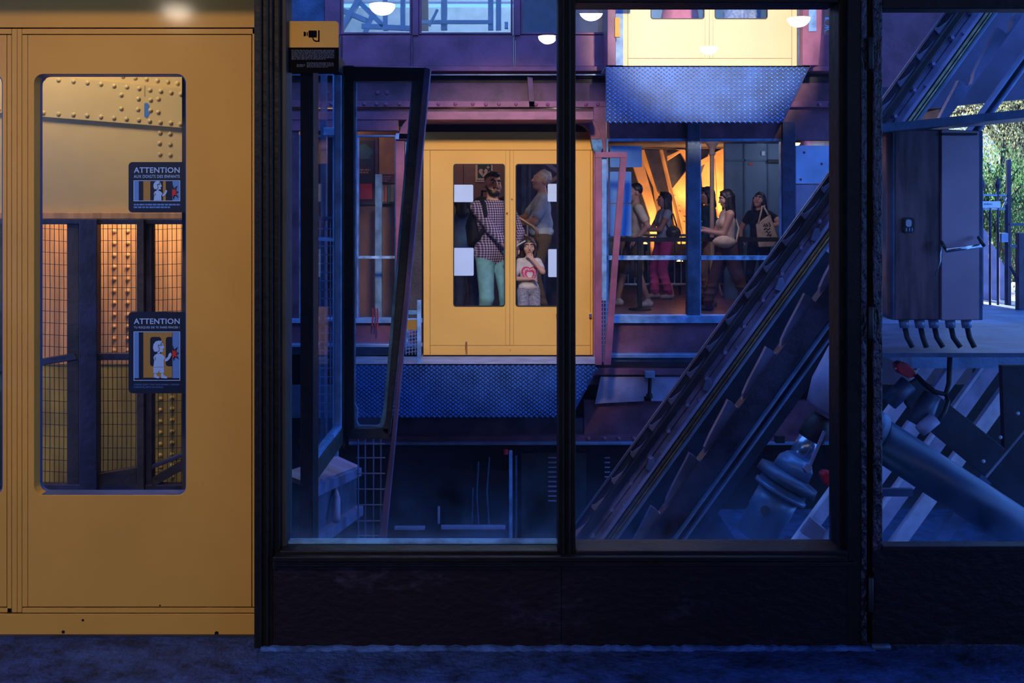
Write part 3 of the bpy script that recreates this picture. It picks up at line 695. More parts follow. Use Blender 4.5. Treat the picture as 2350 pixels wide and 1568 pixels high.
# ---------------------------------------------------------------- far yellow doors
YELLOWU = mat('lit_upper_door_paint', (.86, .58, .26), .5, var=.04, vscale=2.0, bump=.02, bscale=120)  # same yellow paint; whiter light on the upper door put into its colour
def far_door(nm, label, x0, x1, yt, ybm, Y0, hy0, hy1, holes, lines, stickers):
    t = thing(nm, label, 'door', (X((x0+x1)/2, Y0), Y0, Z(ybm, Y0)), kind='structure')
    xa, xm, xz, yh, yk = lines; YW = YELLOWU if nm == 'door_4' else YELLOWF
    MB().pb(x0, yt, x1, yh-.8, Y0, .05).build('header_panel', YW, t)
    MB().pb(x0, yh+.3, xa-.6, ybm, Y0, .05).build('side_panel', YW, t)
    MB().pb(xz+.6, yh+.3, x1, ybm, Y0, .05).build('side_panel', YW, t)
    MB().pb(xa+.4, yk+.6, xz-.4, ybm, Y0, .05).build('kick_plate', YW, t)
    for (l, r_), hl in (((xa+.3, xm-10), holes[0]), ((xm+8.5, xz-.3), holes[1])):
        lf = MB().pp([rect(l, yh+.3, r_, yk-.4), rrect(hl[0], hy0, hl[1], hy1, 6)], Y0, .04).build('door_leaf', YW, t)
        MB().pp([rrect(hl[0]-1, hy0-1, hl[1]+1, hy1+1, 6.5), rrect(hl[0]+1, hy0+1, hl[1]-1, hy1-1, 5.5)], Y0-.004, .03).build('window_gasket', RUBBER, lf)
        MB().pp(rrect(hl[0], hy0, hl[1], hy1, 6), Y0+.02, .006).build('window_pane', GFAR, lf)
    MB().pb(xm-9.6, yh+.3, xm-.4, yk-.4, Y0-.004, .04).build('meeting_strip', YW, t)
    MB().pb(xm+.3, yh+.3, xm+8.1, yk-.4, Y0-.004, .04).build('meeting_strip', YW, t)
    b = MB()
    for r_ in ((x0, yh-3, x1, yh+3), (xa-3, yh, xa+3, ybm), (xz-3, yh, xz+3, ybm), (xa, yk-3, xz, yk+3), (xm-13, yh, xm+11, yk)): b.pb(*r_, Y0+.03, .008)
    b.build('seam_backing', SEAM, t)
    for k, (sx0, sy0, sx1, sy1) in enumerate(stickers):
        MB().pp(rrect(sx0, sy0, sx1, sy1, 3), Y0+.012, .004).build('white_sticker_back', WHITE, t)
    return t
GFAR = glass_mat('far_door_glass', .015, (.25, .4, .8), .8, 0, 1, 0)
fd = far_door('door_3', 'yellow double lift door across the shaft, people behind its windows', 972, 1360, 303, 815, YF+.02, 377, 703, ((1041, 1158), (1184, 1302)), (987, 1170, 1355, 345, 793),
    ((1041, 424, 1086, 464), (1041, 569, 1087, 633), (1257, 422, 1302, 463), (1258, 572, 1302, 636)))
RUST = mat('rust_stain', (.30, .11, .02), .7, var=.3)
for pts in ([(1068, 785), (1072, 784), (1073, 812), (1069, 814), (1067, 800)], [(1276, 722), (1280, 718), (1281, 731), (1277, 733)], [(1174, 455), (1177, 457), (1176, 460), (1173, 459)], [(1162, 487), (1166, 488), (1165, 494), (1161, 492)], [(1170, 803), (1172, 802), (1171, 808)]):
    MB().pp(pts, YF+.0145, .001).build('rust_stain', RUST, fd)
MB().pb(1352, 720, 1358, 729, YF-.02, .04).build('latch', CHROME, fd, bevel=.003)
far_door('door_4', 'yellow upper deck double door above the slanted chequer apron', 1430, 1832, -420, 170, 9.55, -330, 43, ((1494, 1616), (1641, 1761)), (1441, 1628, 1817, -370, 134), ())
u = thing('door_jamb', 'plum and blue upright jamb at the left of the upper yellow door', 'jamb', (X(1410, 9.5), 9.5, Z(152, 9.5)))
MB().pb(1394, -420, 1413, 150, 9.42, .5).build('jamb_plate', BROWN, u, bevel=.004)
MB().pb(1413, -420, 1430, 150, 9.55, .1).build('jamb_lining', BLUEFR, u)
MB().pb(1410, 5, 1457, 18, 9.36, .05).build('bracket_arm', BROWN2, u, bevel=.003)
MB().pb(1411, 40, 1423, 85, 9.40, .04).build('junction_box', NOTY, u, bevel=.003)
u = thing('door_jamb', 'plum upright jamb with slanted foot at the right of the upper yellow door', 'jamb', (X(1860, 9.5), 9.5, Z(152, 9.5)))
MB().pp([(1842, -420), (1888, -420), (1886, 60), (1879, 150), (1842, 150)], 9.40, .5).build('jamb_plate', BROWN, u, bevel=.004)
MB().pb(1832, -420, 1842, 150, 9.5, .1).build('jamb_lining', STEELD, u)
MB().pb(1856, -420, 1874, 72, 9.39, .04).build('jamb_glazing', BLUEFR, u, bevel=.003)

# ---------------------------------------------------------------- far windows
GWIN = glass_mat('far_window_glass', .03, (.12, .3, .75), .7, 0, 1, .05)
def window(nm, label, x0, y0, x1, y1, fr, Y0, m, bar=None, pane=True):
    t = thing(nm, label, 'window', (X((x0+x1)/2, Y0), Y0, Z(y1, Y0)), kind='structure')
    wf = MB().pp([rect(x0-fr, y0-fr, x1+fr, y1+fr), rect(x0, y0, x1, y1)], Y0, .08).build('window_frame', m, t, bevel=.004)
    MB().pb(x0-1, y0-1, x1+1, y1+1, Y0+.04, .006).build('pane', GWIN, wf)
    if bar: MB().pb(x0, bar[0], x1, bar[1], Y0-.02, .04).build('guard_bar', mat('scuffed_blue_bar', (.28, .46, .72), .5, var=.6, vscale=12), t, bevel=.002)
    return t
window('window_2', 'tall blue framed window across the shaft beside the yellow door, pink trousers behind', 1396, 324, 1577, 723, 6, YF+.02, BLUEFR, (587, 597))
window('window_3', 'tall blue framed window across the shaft with a cream column behind', 1609, 324, 1792, 723, 6, YF+.02, BLUEFR, (587, 597))
MB().pb(1578, 280, 1607, 735, YF-.02, .12).build('window_mullion', STEELD, f, bevel=.004)
MB().pb(1796, 280, 1826, 735, YF-.02, .12).build('window_mullion', NAVY, f, bevel=.004)
fp('service_panel', (1826, 334, 1938, 422), mat('pale_blue_panel', (.34, .46, .70), .45, var=.2, vscale=3), YF+.02, .05)
fp('service_panel', (1826, 424, 2020, 735), mat('lilac_panel', (.30, .24, .36), .5, var=.2), YF+.03, .05)
fp('service_panel', (1938, 320, 2020, 424), BROWN2, YF+.03, .05)
for a, c in ((1886, 376), (1838, 412), (1846, 350)): put('beam_rivet', rvb, f, loc=P(a, c, YF+.02), scale=(.013,)*3)
window('window_4', 'window across the shaft left of the yellow door with posters behind', 822, 314, 906, 730, 4, YF+.02, BLUEFR, (588, 594))
window('window_5', 'dim window across the shaft behind the side of the glazed bay', 690, 314, 808, 730, 4, YF+.02, BLUEFR, (738, 742))
fp('window_mullion', (808, 300, 818, 735), BROWN2, YF-.0, .1)
fp('window_mullion', (520, 300, 686, 735), BROWN2, YF-.0, .1)
window('window_6', 'upper deck window with a white lattice behind it', 786, -330, 940, 74, 5, YF, BROWN)
window('window_7', 'upper deck window with pale posts and rail behind it', 966, -330, 1172, 74, 5, YF, BROWN)
window('window_8', 'dark upper deck window beside the upper yellow door', 1200, -330, 1390, 74, 5, YF, BROWN)
window('window_9', 'narrow upper deck window with ornamental railing behind', 1893, -330, 2010, 78, 5, YF, BROWN)
for x0, x1 in ((745, 780), (946, 960), (1178, 1194)): fp('upper_mullion', (x0, -420, x1, 81), BROWN, YF-.02, .12)
fp('upper_infill', (520, -420, 745, 81), STEELD, YF, .08)
fp('upper_header', (520, -430, 1392, -336), BROWN2, YF, .08)

# window stickers seen from behind
PANB = mat('blue_sheet', (.07, .24, .58), .5, var=.08)
for r_, lb in (((1400, 335, 1473, 384), 'wide blue sheet stuck high on the far window'), ((1400, 394, 1449, 466), 'upper tall blue sheet stuck on the far window'), ((1400, 468, 1449, 542), 'lower tall blue sheet stuck on the far window')):
    t = MB().pp(rrect(*r_, 3), YF+.055, .004).build('window_sheet', PANB); tag(t, lb, 'sheet', 'blue sheets on the far window')

# leaning guard frame on the far side (mirror of the near bay)
YQ2 = 9.3
q2 = thing('guard_frame', 'narrow plum guard frame with a leaning bar right of the lower yellow door', 'guard', (X(1390, YQ2), YQ2, Z(832, YQ2)))
MB().pb(1366, 350, 1381, 838, YQ2, .05).build('guard_post', BROWN, q2, bevel=.003)
MB().pb(1366, 349, 1439, 362, YQ2-.005, .05).build('guard_top', BROWN, q2, bevel=.003)
MB().pp([(1424, 360), (1439, 360), (1420, 590), (1402, 838), (1386, 838), (1406, 590)], YQ2-.002, .05).build('leaning_bar', BROWN, q2, bevel=.003)
MB().pp([(1381, 362), (1424, 362), (1406, 590), (1400, 686), (1381, 686)], YQ2+.02, .006).build('guard_pane', glass_mat('guard_glass', .14, (.14, .34, .75), .6, 0, 1, .1), q2)
MB().pb(1381, 362, 1392, 690, YQ2+.025, .02).build('glazing_strip', BLUEFR, q2)
b = MB()
for k in range(14): b.tube([P(1381, 696+k*9.5, YQ2+.02), P(1396, 696+k*9.5, YQ2+.02)], .004, 4, False)
for xx in (1385, 1391): b.tube([P(xx, 688, YQ2+.02), P(xx, 832, YQ2+.02)], .004, 4, False)
b.build('guard_mesh', WIREB, q2)
q3 = thing('guard_frame', 'small blue edged mesh guard box left of the lower yellow door', 'guard', (X(950, 9.4), 9.4, Z(810, 9.4)))
MB().pb(957, 690, 966, 835, 9.4, .04).build('guard_post', BLUEFR, q3, bevel=.002)
MB().pb(925, 713, 962, 722, 9.42, .04).build('guard_rail', PUTTY, q3, bevel=.002)
MB().pb(931, 735, 957, 757, 9.45, .02).build('ochre_plate', OCHRE, q3)
b = MB()
for k in range(7): b.tube([P(930, 762+k*8, 9.43), P(957, 758+k*8, 9.43)], .005, 4, False)
for k in range(4): b.tube([P(932+k*7, 757, 9.43), P(932+k*7, 815, 9.43)], .005, 4, False)
b.build('guard_mesh', WIREB, q3)

# left of the shaft: posts, bracket and mesh seen through the side pane
q4 = thing('shaft_guide', 'blue grey lift guide post with bracket and wire mesh behind the side pane', 'guide', (X(755, 8.6), 8.6, -4))
MB().pb(763, 170, 774, 1100, 8.6, .08).build('guide_post', STEEL, q4, bevel=.004)
MB().pb(735, 170, 748, 1100, 8.8, .08).build('guide_post', STEELD, q4, bevel=.004)
MB().pb(742, 293, 780, 311, 8.5, .12).build('guide_bracket', STEEL, q4, bevel=.004)
MB().pp([(700, 547), (740, 545), (775, 550), (775, 555), (700, 551)], 8.55, .03).build('guide_arm', STEEL, q4)
for yy in (497, 738): MB().pb(690, yy, 770, yy+6, 8.65, .04).build('mesh_rail', STEELD, q4)
b = MB()
for k in range(23): b.tube([P(690, 505+k*20, 8.7), P(765, 505+k*20, 8.7)], .006, 4, False)
for k in range(6): b.tube([P(698+k*12, 505, 8.7), P(698+k*12, 960, 8.7)], .006, 4, False)
o = b.build('wire_mesh', WIREB, q4); o['kind'] = 'stuff'
# ================================================================== INCLINED LIFT TRACK
def tr(t, n): return (1487+.585*t+.811*n, 972-.811*t+.585*n)
def band(t0, t1, n0, n1): return [tr(t0, n0), tr(t1, n0), tr(t1, n1), tr(t0, n1)]
YT = 6.2; T0, T1 = -460, 1500
k = thing('inclined_track', 'dark inclined lift track beam with bolts, cables and saw tooth rack', 'track', P(*tr(T0, 40), YT))
TRK = mat('oiled_blue_iron', (.25, .23, .38), .42, .2, var=.45, vscale=5, bump=.2, bscale=18)
TRK2 = mat('greasy_dark_iron', (.05, .045, .075), .4, .2, var=.5, vscale=6, bump=.2)
RACK = mat('rack_steel', (.17, .19, .32), .38, .35, var=.4, vscale=4, bump=.12)
MB().pp(band(T0, T1, 0, 2.2), YT-.01, .03).build('edge_angle', STEELD, k)
MB().pp(band(T0, T1, 3.2, 24), YT+.03, .03).build('upper_plate', TRK2, k)
MB().pp(band(T0, T1, 24, 40), YT-.04, .09).build('guide_groove', mat('black_grease', (.02, .016, .022), .35, var=.5), k, bevel=.006)
BPL = MB().pp(band(T0, T1, 40, 70), YT, .05).build('bolted_plate', TRK, k)
MB().pp(band(T0, T1, 51, 53), YT-.004, .01).build('plate_seam', TRK2, k)
MB().pp(band(T0, T1, 70, 74), YT-.06, .10).build('trough_edge', LAV, k)
MB().pp(band(T0, T1, 74, 97), YT+.04, .03).build('cable_trough', TRK2, k)
MB().pp(band(T0, T1, 97, 100), YT-.06, .10).build('trough_edge', STEEL, k)
CAB = mat('greenish_steel_cable', (.62, .58, .32), .35, .5, var=.25, vscale=20)
for n0, r_ in ((79, .0055), (82, .004), (88, .0065), (93, .005)):
    MB().tube([P(*tr(T0, n0), YT), P(*tr(T1, n0), YT)], r_, 8).build('lift_cable', CAB, k, True)
bolt = MB().lathe((0, 0, 0), (0, -.03, 0), [(0, .019), (.3, .019), (.31, .013), (1, .012)], 6).mesh('track_bolt'); bolt.materials.append(TRK)
for i in range(26):
    put('track_bolt', bolt, BPL, loc=P(*tr(-430+i*74, 46), YT))
    if i % 2: put('track_bolt', bolt, BPL, loc=P(*tr(-405+i*74, 62), YT), scale=(.7,)*3)
for t_ in (-90, 135, 420, 560): MB().pp([tr(t_, 58), tr(t_+26, 50), tr(t_+34, 56), tr(t_+22, 70), tr(t_+4, 70)], YT-.05, .05).build('cable_clip', RACK, k, bevel=.004)
# saw tooth rack
def tooth_profile(t0, t1, pitch, n0, amp, nb, off=0):
    pts = []; t_ = t0+off
    while t_ < t1:
        pts += [(t_-4, n0), (t_+0, n0-1), (t_+1, n0+amp*.5), (t_-2, n0+amp), (t_+10, n0+amp*1.12), (t_+24, n0+amp*.95), (t_+32, n0+amp*.75), (t_+62, n0+amp*.5), (t_+pitch-22, n0+amp*.12)]
        t_ += pitch
    return [tr(*q) for q in pts]+[tr(t_-22, nb), tr(t0+off-4, nb)]
MB().pp(tooth_profile(T0, 1300, 151, 119, 25, 150, 158), YT+.10, .05).build('tooth_rack', RACK, k, bevel=.004)
MB().pp(band(T0, 640, 149, 196), YT+.06, .12).build('rack_beam', TRK2, k)
MB().pp(band(T0, 640, 196, 203), YT+.20, .04).build('rack_plate', RACK, k)
for n0 in (206, 224): MB().pp(band(T0, T1, n0, n0+4), YT+.02, .08).build('guide_rail', STEEL, k, bevel=.003)
MB().pp(band(T0, T1, 210, 224), YT+.08, .03).build('rail_web', TRK2, k)
MB().pp(band(T0, 560, 100, 250), YT+.45, .04).build('track_back', mat('track_back_iron', (.02, .024, .045), .6, var=.5), k)
# companion rack behind
def worn(t0, t1):
    pts = []; t_ = t0; r = random.Random(5)
    while t_ < t1: pts += [tr(t_, 19), tr(t_+3, 8+r.uniform(-2, 2)), tr(t_+10, 4+r.uniform(0, 2)), tr(t_+12, 10), tr(t_+38, 18)]; t_ += 75
    return pts+[tr(t1, 40), tr(t0, 40)]
MB().pp(worn(T0, T1), YT+.02, .012).build('worn_rack', LAV, k, bevel=.002)

# ---------------------------------------------------------------- hydraulic valve
YV = 5.3
a0, a1 = P(1738, 1222, YV), P(1905, 925, YV); L_ = (a1-a0).length; sc = YV/FPX
hv = thing('hydraulic_cylinder', 'blue steel hydraulic cylinder with flange and dark connector', 'machine', a0)
MATV = mat('blue_machine_paint', (.10, .20, .36), .35, .2, var=.2); MATV2 = mat('bright_plunger', (.38, .48, .62), .22, .8, var=.1)
def seg(nm, t0, t1, prof, m): MB().lathe(a0+(a1-a0)*t0, a0+(a1-a0)*t1, [(q[0], q[1]*sc) for q in prof], 32).build(nm, m, hv, True)
seg('barrel', -.05, .30, [(0, 30), (.02, 46), (.55, 46), (.56, 48), (1, 48)], MATV)
seg('flange', .30, .36, [(0, 50), (.05, 62), (.5, 62), (.52, 56), (1, 56)], MATV)
seg('mount_block', .36, .46, [(0, 40), (.2, 72), (.8, 70), (1, 40)], STEELD)
seg('collar', .46, .58, [(0, 44), (.6, 42), (1, 30)], MATV)
seg('plunger', .56, .76, [(0, 26), (1, 26)], MATV2)
seg('connector', .72, .90, [(0, 27), (.1, 31), (.6, 31), (.9, 26), (1, 20)], RUBBER)
seg('hood', .92, 1.35, [(0, 20), (.05, 48), (.4, 62), (1, 64)], LAV)
MB().lathe(P(1756, 1172, YV-.085), P(1756, 1172, YV-.13), [(0, 11*sc), (1, 10*sc)], 16).build('port', RUBBER, hv)
MB().bar(P(1892, 990, YV-.1), P(1858, 1070, YV-.1), .014, .014).build('lever', LAV, hv)
MB().bar(P(1858, 1070, YV-.1), P(1848, 1080, YV-.1), .012, .04).build('lever_foot', LAV, hv)
MB().pb(1780, 1000, 1802, 1018, YV-.06, .04).build('junction_block', RUBBER, hv, bevel=.004)
t = thing('emergency_switch', 'round red emergency switch beside the hydraulic cylinder', 'switch', P(1905, 1110, 5.2))
MB().pp([(1884, 1090), (1893, 1082), (1905, 1084), (1922, 1094), (1926, 1108), (1918, 1120), (1902, 1119), (1890, 1108)], 5.2, .06).build('switch_body', RED, t, bevel=.012)
MB().tube([P(1920, 1112, 5.25), P(1950, 1135, 5.3), P(1990, 1150, 5.4)], .012, 8).build('switch_cable', RUBBER, t, True)
t = tag(MB().pp([(1865, 1192), (1897, 1218), (1884, 1250), (1840, 1225)], 5.4, .05).build('steel_offcut', LAV, None, bevel=.004), 'small pale steel block lying below the hydraulic cylinder', 'block')

# ---------------------------------------------------------------- machinery seen through the hinged door
PALE = mat('lit_bar_edge', (.72, .70, .80), .5, var=.2)  # bright light along the trestle bars put into this paler colour
LAVL = mat('lit_lavender_steel', (.50, .46, .62), .5, var=.25, vscale=5)  # lavender steel made paler to carry the light on the bars
mc = thing('steel_trestle', 'lavender grey slanted steel bars under the side landing', 'frame', P(2160, 1240, 8.4))
for n0, n1, m in ((428, 433, PALE), (433, 460, LAVL), (484, 519, LAVL), (545, 553, PALE), (553, 584, LAVL), (612, 644, PALE), (690, 720, STEELD)):
    tm = (972-818+.585*n0)/.811
    MB().pp([tr(tm, n0), tr(tm+(n1-n0)*.585/.811, n1), tr(-250, n1), tr(-250, n0)], 8.4, .06).build('slanted_bar', m, mc, bevel=.003)
YH = 5.0
dt = thing('slanted_duct', 'thick dark blue tube sloping down behind the hinged door pane', 'duct', P(2400, 1300, YH))
DUCT = mat('blue_duct_paint', (.026, .060, .12), .36, .1, var=.25, vscale=3)
MB().lathe(P(1985, 985, YH), P(2460, 1296, YH), [(0, 48*YH/FPX), (1, 50*YH/FPX)], 40).build('duct_tube', DUCT, dt, True)
MB().lathe(P(1985, 985, YH), P(2008, 1000, YH), [(0, 56*YH/FPX), (1, 56*YH/FPX)], 40).build('duct_collar', STEELD, dt, True)
MB().pp([(2112, 868), (2150, 905), (2306, 1030), (2296, 1052), (2262, 1094), (2118, 975), (2082, 930), (2070, 890)], 6.2, .05).build('bearer_plate', mat('dark_bearer_iron', (.018, .026, .05), .5, var=.4), dt, bevel=.003)
MB().tube([P(2362, 975, 6.1), P(2262, 1096, 6.1)], .009, 8).build('tie_rod', STEEL, dt)
MB().pp([(2300, 840), (2420, 840), (2420, 1240), (2262, 1094), (2306, 1030)], 6.6, .05).build('guard_plate', mat('black_guard_iron', (.010, .014, .03), .5, var=.5), dt)
bl = dome_mesh('plate_bolt', WHITE, 1, .6)
for a, c in ((2336, 949), (2296, 1004), (2257, 1059)): put('plate_bolt', bl, dt, loc=P(a, c, 6.1), scale=(.012,)*3)
MB().lathe(P(2110, 990, 5.9), P(2146, 960, 5.9), [(0, .035), (.3, .04), (1, .04)], 16).build('end_cap', LAV, dt, True)
MB().lathe(P(2040, 925, 6.0), P(2085, 880, 6.0), [(0, .05), (1, .055)], 20).build('pump_body', STEELD, dt, True)
MB().lathe(P(2102, 975, 6.0), P(2140, 905, 6.0), [(0, .06), (.5, .065), (1, .05)], 20).build('pump_body', STEELD, dt, True)
t = thing('pull_switch', 'red box switch with four screws and a black cable by the slanted tube', 'switch', P(2080, 850, 6.1))
SWB = MB().pp([(2056, 838), (2066, 830), (2082, 834), (2104, 854), (2099, 866), (2088, 869), (2064, 858)], 6.1, .07).build('switch_box', RED, t, bevel=.008)
for a, c in ((2067, 829), (2056, 846), (2099, 853), (2088, 869)): MB().lathe(P(a, c, 6.09), P(a, c, 6.12), [(0, .006), (1, .008)], 8).build('screw', CHROME, SWB)
MB().tube([P(2102, 862, 6.1), P(2120, 880, 6.05), P(2145, 900, 6.0), P(2170, 905, 6.0), P(2178, 880, 6.0), P(2180, 810, 6.0)], .016, 8).build('switch_cable', RUBBER, t, True)
MB().tube([P(2170, 905, 6.0), P(2176, 920, 5.95), P(2168, 945, 5.9), P(2150, 970, 5.9)], .012, 8).build('loop_cable', RUBBER, t, True)
t = tag(MB().pb(2010, 1123, 2096, 1140, 5.6, .03).build('toe_plate', STEELD), 'thin blue plate strip beneath the slanted tube', 'plate')
b = MB().box(2.0, 6, 4.0, 9.8, -1.6, -1.5)
tag(b.build('floor_machine_pit', mat('blue_pit_floor', (.03, .06, .16), .7, var=.6, vscale=8, bump=.4)), 'dusty blue floor of the machine pit', 'floor', kind='structure')

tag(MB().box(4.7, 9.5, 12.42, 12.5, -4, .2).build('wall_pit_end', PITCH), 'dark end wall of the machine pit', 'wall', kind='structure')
# side landing
SL = .338; SP = .62
tag(MB().box(2.06, 4.2, 5.76, 7.25, SP-.025, SP).build('floor_platform', STEELD), 'blue steel platform below the metal cabinet', 'platform', kind='structure')
b = MB().box(3.05, 9, 7.6, 12.5, SL-.10, SL)
tag(b.build('floor_side', mat('blue_landing_concrete', (.10, .17, .28), .5, var=.3, vscale=4, bump=.2)), 'blue grey concrete side landing under the metal cabinet', 'floor', kind='structure')
b = MB().pp([(2024, 303), (2480, 257), (2480, 238), (2024, 284)], 5.5, .55)
tag(b.build('ceiling_side', STEELD), 'dark blue steel canopy above the metal cabinet', 'ceiling', kind='structure')
b = MB().pp([(1990, -420), (2480, -420), (2480, 215), (1990, 262)], 8.03, .08)
tag(b.build('wall_side_upper', mat('dark_navy_plate', (.06, .055, .12), .5, var=.35, vscale=3)), 'dark navy plate wall above the side landing', 'wall', kind='structure')
b = MB().pb(1990, -420, 2170, 200, 7.6, .05)
tag(b.build('wall_side_plate', BROWN2), 'brown iron plate behind the top of the inclined track', 'wall', kind='structure')
# metal cabinet with panic bar door
YC = 5.72
cb = thing('metal_cabinet', 'tall dark brown metal cabinet with open leaf and panic bar on the side landing', 'cabinet', P(2130, 735, YC))
CABM = mat('scuffed_brown_cabinet', (.11, .062, .075), .38, .15, var=.55, vscale=5, stretch=(4, 4, .6))
CABD = mat('lilac_steel_leaf', (.30, .19, .24), .35, .15, var=.12, vscale=3)
MB().pb(2052, 297, 2158, 735, YC, .32).build('cabinet_body', CABM, cb, bevel=.008)
MB().pp([(2034, 305), (2050, 297), (2050, 735), (2034, 722)], YC+.03, .25).build('corner_post', mat('coppery_post', (.36, .20, .20), .3, .5, var=.2), cb, bevel=.006)
MB().pb(2050, 297, 2053, 735, YC-.01, .1).build('edge_strip', STEELD, cb)
def leaf(u, v_, w_): return (u, YC-.02+(u-X(2158, YC))*.15+w_, v_)
MB().prism([[(X(2158, YC), Z(735, YC)), (X(2250, YC), Z(735, YC)), (X(2250, YC), Z(300, YC)), (X(2158, YC), Z(297, YC))]], 0, .04, leaf).build('door_leaf', CABD, cb, bevel=.004)
MB().pb(2232, 300, 2256, 735, YC+.06, .10).build('door_jamb', STEELD, cb, bevel=.004)
MB().pb(2163, 305, 2244, 310, YC-.04, .04).build('door_closer', RUBBER, cb, bevel=.004)
LP_ = MB().pp(rrect(2073, 499, 2099, 535, 9), YC-.02, .03).build('lock_plate', RUBBER, cb, bevel=.004)
MB().pp(rrect(2079, 504, 2092, 521, 5), YC-.032, .015).build('lock_knob', CHROME, LP_, bevel=.003)
b = MB()
for xx in (2079, 2086, 2092): b.pb(xx, 523, xx+3, 531, YC-.024, .01)
b.build('lock_slot', STEEL, LP_)
PBAR = MB().tube([P(2172, 575, YC-.14), P(2255, 564, YC-.08)], .012, 12).build('panic_bar', CHROME, cb, True)
for a, c, y_ in ((2165, 556, -.05), (2250, 545, -.02)): MB().tube([P(a-4, c, YC+y_), P(a+2, c+10, YC+y_-.07), P(a+8, c+19, YC-.12)], .010, 10).build('bar_arm', RUBBER, PBAR, True)
MB().tube([P(2160, 562, YC-.05), P(2158, 600, YC-.08), P(2146, 632, YC-.05)], .004, 8).build('lock_cable', CHROME, cb, True)
# cable ducts at the foot of the cabinet
LBL = ['blue capped cable tail under the coppery cabinet post', 'blue capped cable tail under the lock plate of the cabinet', 'blue capped cable tail under the edge of the cabinet leaf', 'blue capped cable tail under the middle of the cabinet leaf', 'blue capped cable tail under the cabinet jamb']
for i, (a, c) in enumerate(((2062, 2080), (2098, 2112), (2130, 2150), (2168, 2190), (2205, 2222))):
    t = thing('cable_gland', LBL[i], 'cable', P(a+10, 750, YC+.06), 'cable tails under the cabinet')
    MB().lathe(P(a+12, 733, YC+.06), P(a+14, 752, YC+.06), [(0, .03), (1, .027)], 12).build('gland_cap', STEEL, t, True)
    MB().tube([P(a+14, 748, YC+.06), P(a+20, 775, YC+.05), P(c+14, 797, YC+.02)], .016, 8).build('cable_tail', RUBBER, t, True)
# gate and fence
YK = 11.6
gt = thing('iron_gate', 'iron gate with spear finials and a white name plate behind the cabinet', 'gate', P(2280, 740, YK))
for xx in (2236, 2254, 2272, 2290, 2308): MB().tube([P(xx, 738, YK), P(xx, 440 if xx in (2254, 2290) else 470, YK)], .014, 8).build('gate_bar', NAVY, gt)
for xx in (2254, 2290): MB().lathe(P(xx, 442, YK), P(xx, 405, YK), [(0, .008), (.3, .03), (.5, .035), (1, .002)], 8).build('spear_finial', NAVY, gt)
MB().pb(2312, 366, 2321, 745, YK-.02, .05).build('gate_post', NAVY, gt, bevel=.004)
for yy in (448, 480, 708, 738): MB().bar(P(2232, yy+ (6 if yy > 700 else 0), YK), P(2318, yy-(6 if yy > 700 else 0), YK), .02, .02).build('gate_rail', STEEL, gt)
for s in ((2300, 449, 2314, 478), (2314, 449, 2300, 478), (2296, 712, 2314, 734), (2314, 712, 2296, 734)): MB().tube([P(s[0], s[1], YK), P(s[2], s[3], YK)], .008, 6).build('cross_brace', STEEL, gt)
MB().pb(2243, 462, 2296, 477, YK-.04, .01).build('name_plate', WHITE, gt)
word_bars(2258, 2282, (467,), 3, YK-.042, mat('plate_ink', (.15, .2, .3), .6), gt, 4)
MB().pb(2298, 535, 2314, 556, YK-.05, .05).build('lock_case', STEEL, gt, bevel=.004)
gp = thing('paling_fence', 'pale upright boards behind the iron gate', 'fence', P(2270, 740, 12.2))
for i, xx in enumerate((2239, 2256, 2276, 2295)): MB().pp([(xx, 490+i*34), (xx+13, 496+i*40), (xx+14, 745), (xx, 745)], 12.2, .03).build('board', LAV, gp, bevel=.003)
fr = thing('railing', 'dark railing posts in front of the sunlit tree', 'railing', P(2345, 745, 11.0))
MB().pb(2338, 535, 2352, 745, 11.0, .08).build('railing_post', NAVY, fr, bevel=.004)
MB().pb(2400, 535, 2414, 745, 11.0, .08).build('railing_post', NAVY, fr, bevel=.004)
for yy in (512, 562): MB().pb(2318, yy, 2420, yy+6, 11.02, .04).build('railing_rail', STEELD, fr)
MB().tube([P(2318, 610, 11.03), P(2342, 660, 11.03)], .014, 6).build('railing_brace', NAVY, fr)
b = MB().box(4.7, 30, 12.5, 40, -.1, .15)
tag(b.build('ground', mat('pale_outdoor_ground', (.30, .33, .36), .8, var=.2, vscale=2)), 'pale ground outside beyond the railing', 'ground', kind='structure')

# trees outside
def leaf_mat(name, c):
    m = bpy.data.materials.new(name); m.use_nodes = True; nt = m.node_tree; n = nt.nodes; L = nt.links
    bs = n['Principled BSDF']; bs.inputs['Roughness'].default_value = .5
    gi = n.new('ShaderNodeNewGeometry'); rp = n.new('ShaderNodeValToRGB')
    rp.color_ramp.elements[0].color = (*[q*.55 for q in c], 1); rp.color_ramp.elements[1].color = (*c, 1)
    L.new(gi.outputs['Random Per Island'], rp.inputs[0]); L.new(rp.outputs[0], bs.inputs['Base Color'])
    tl = n.new('ShaderNodeBsdfTranslucent'); L.new(rp.outputs[0], tl.inputs[0])
    mx = n.new('ShaderNodeMixShader'); mx.inputs[0].default_value = .5; L.new(bs.outputs[0], mx.inputs[1]); L.new(tl.outputs[0], mx.inputs[2])
    L.new(mx.outputs[0], n['Material Output'].inputs[0]); return m
BARK = mat('tree_bark', (.08, .06, .045), .9, var=.4, bump=.5)
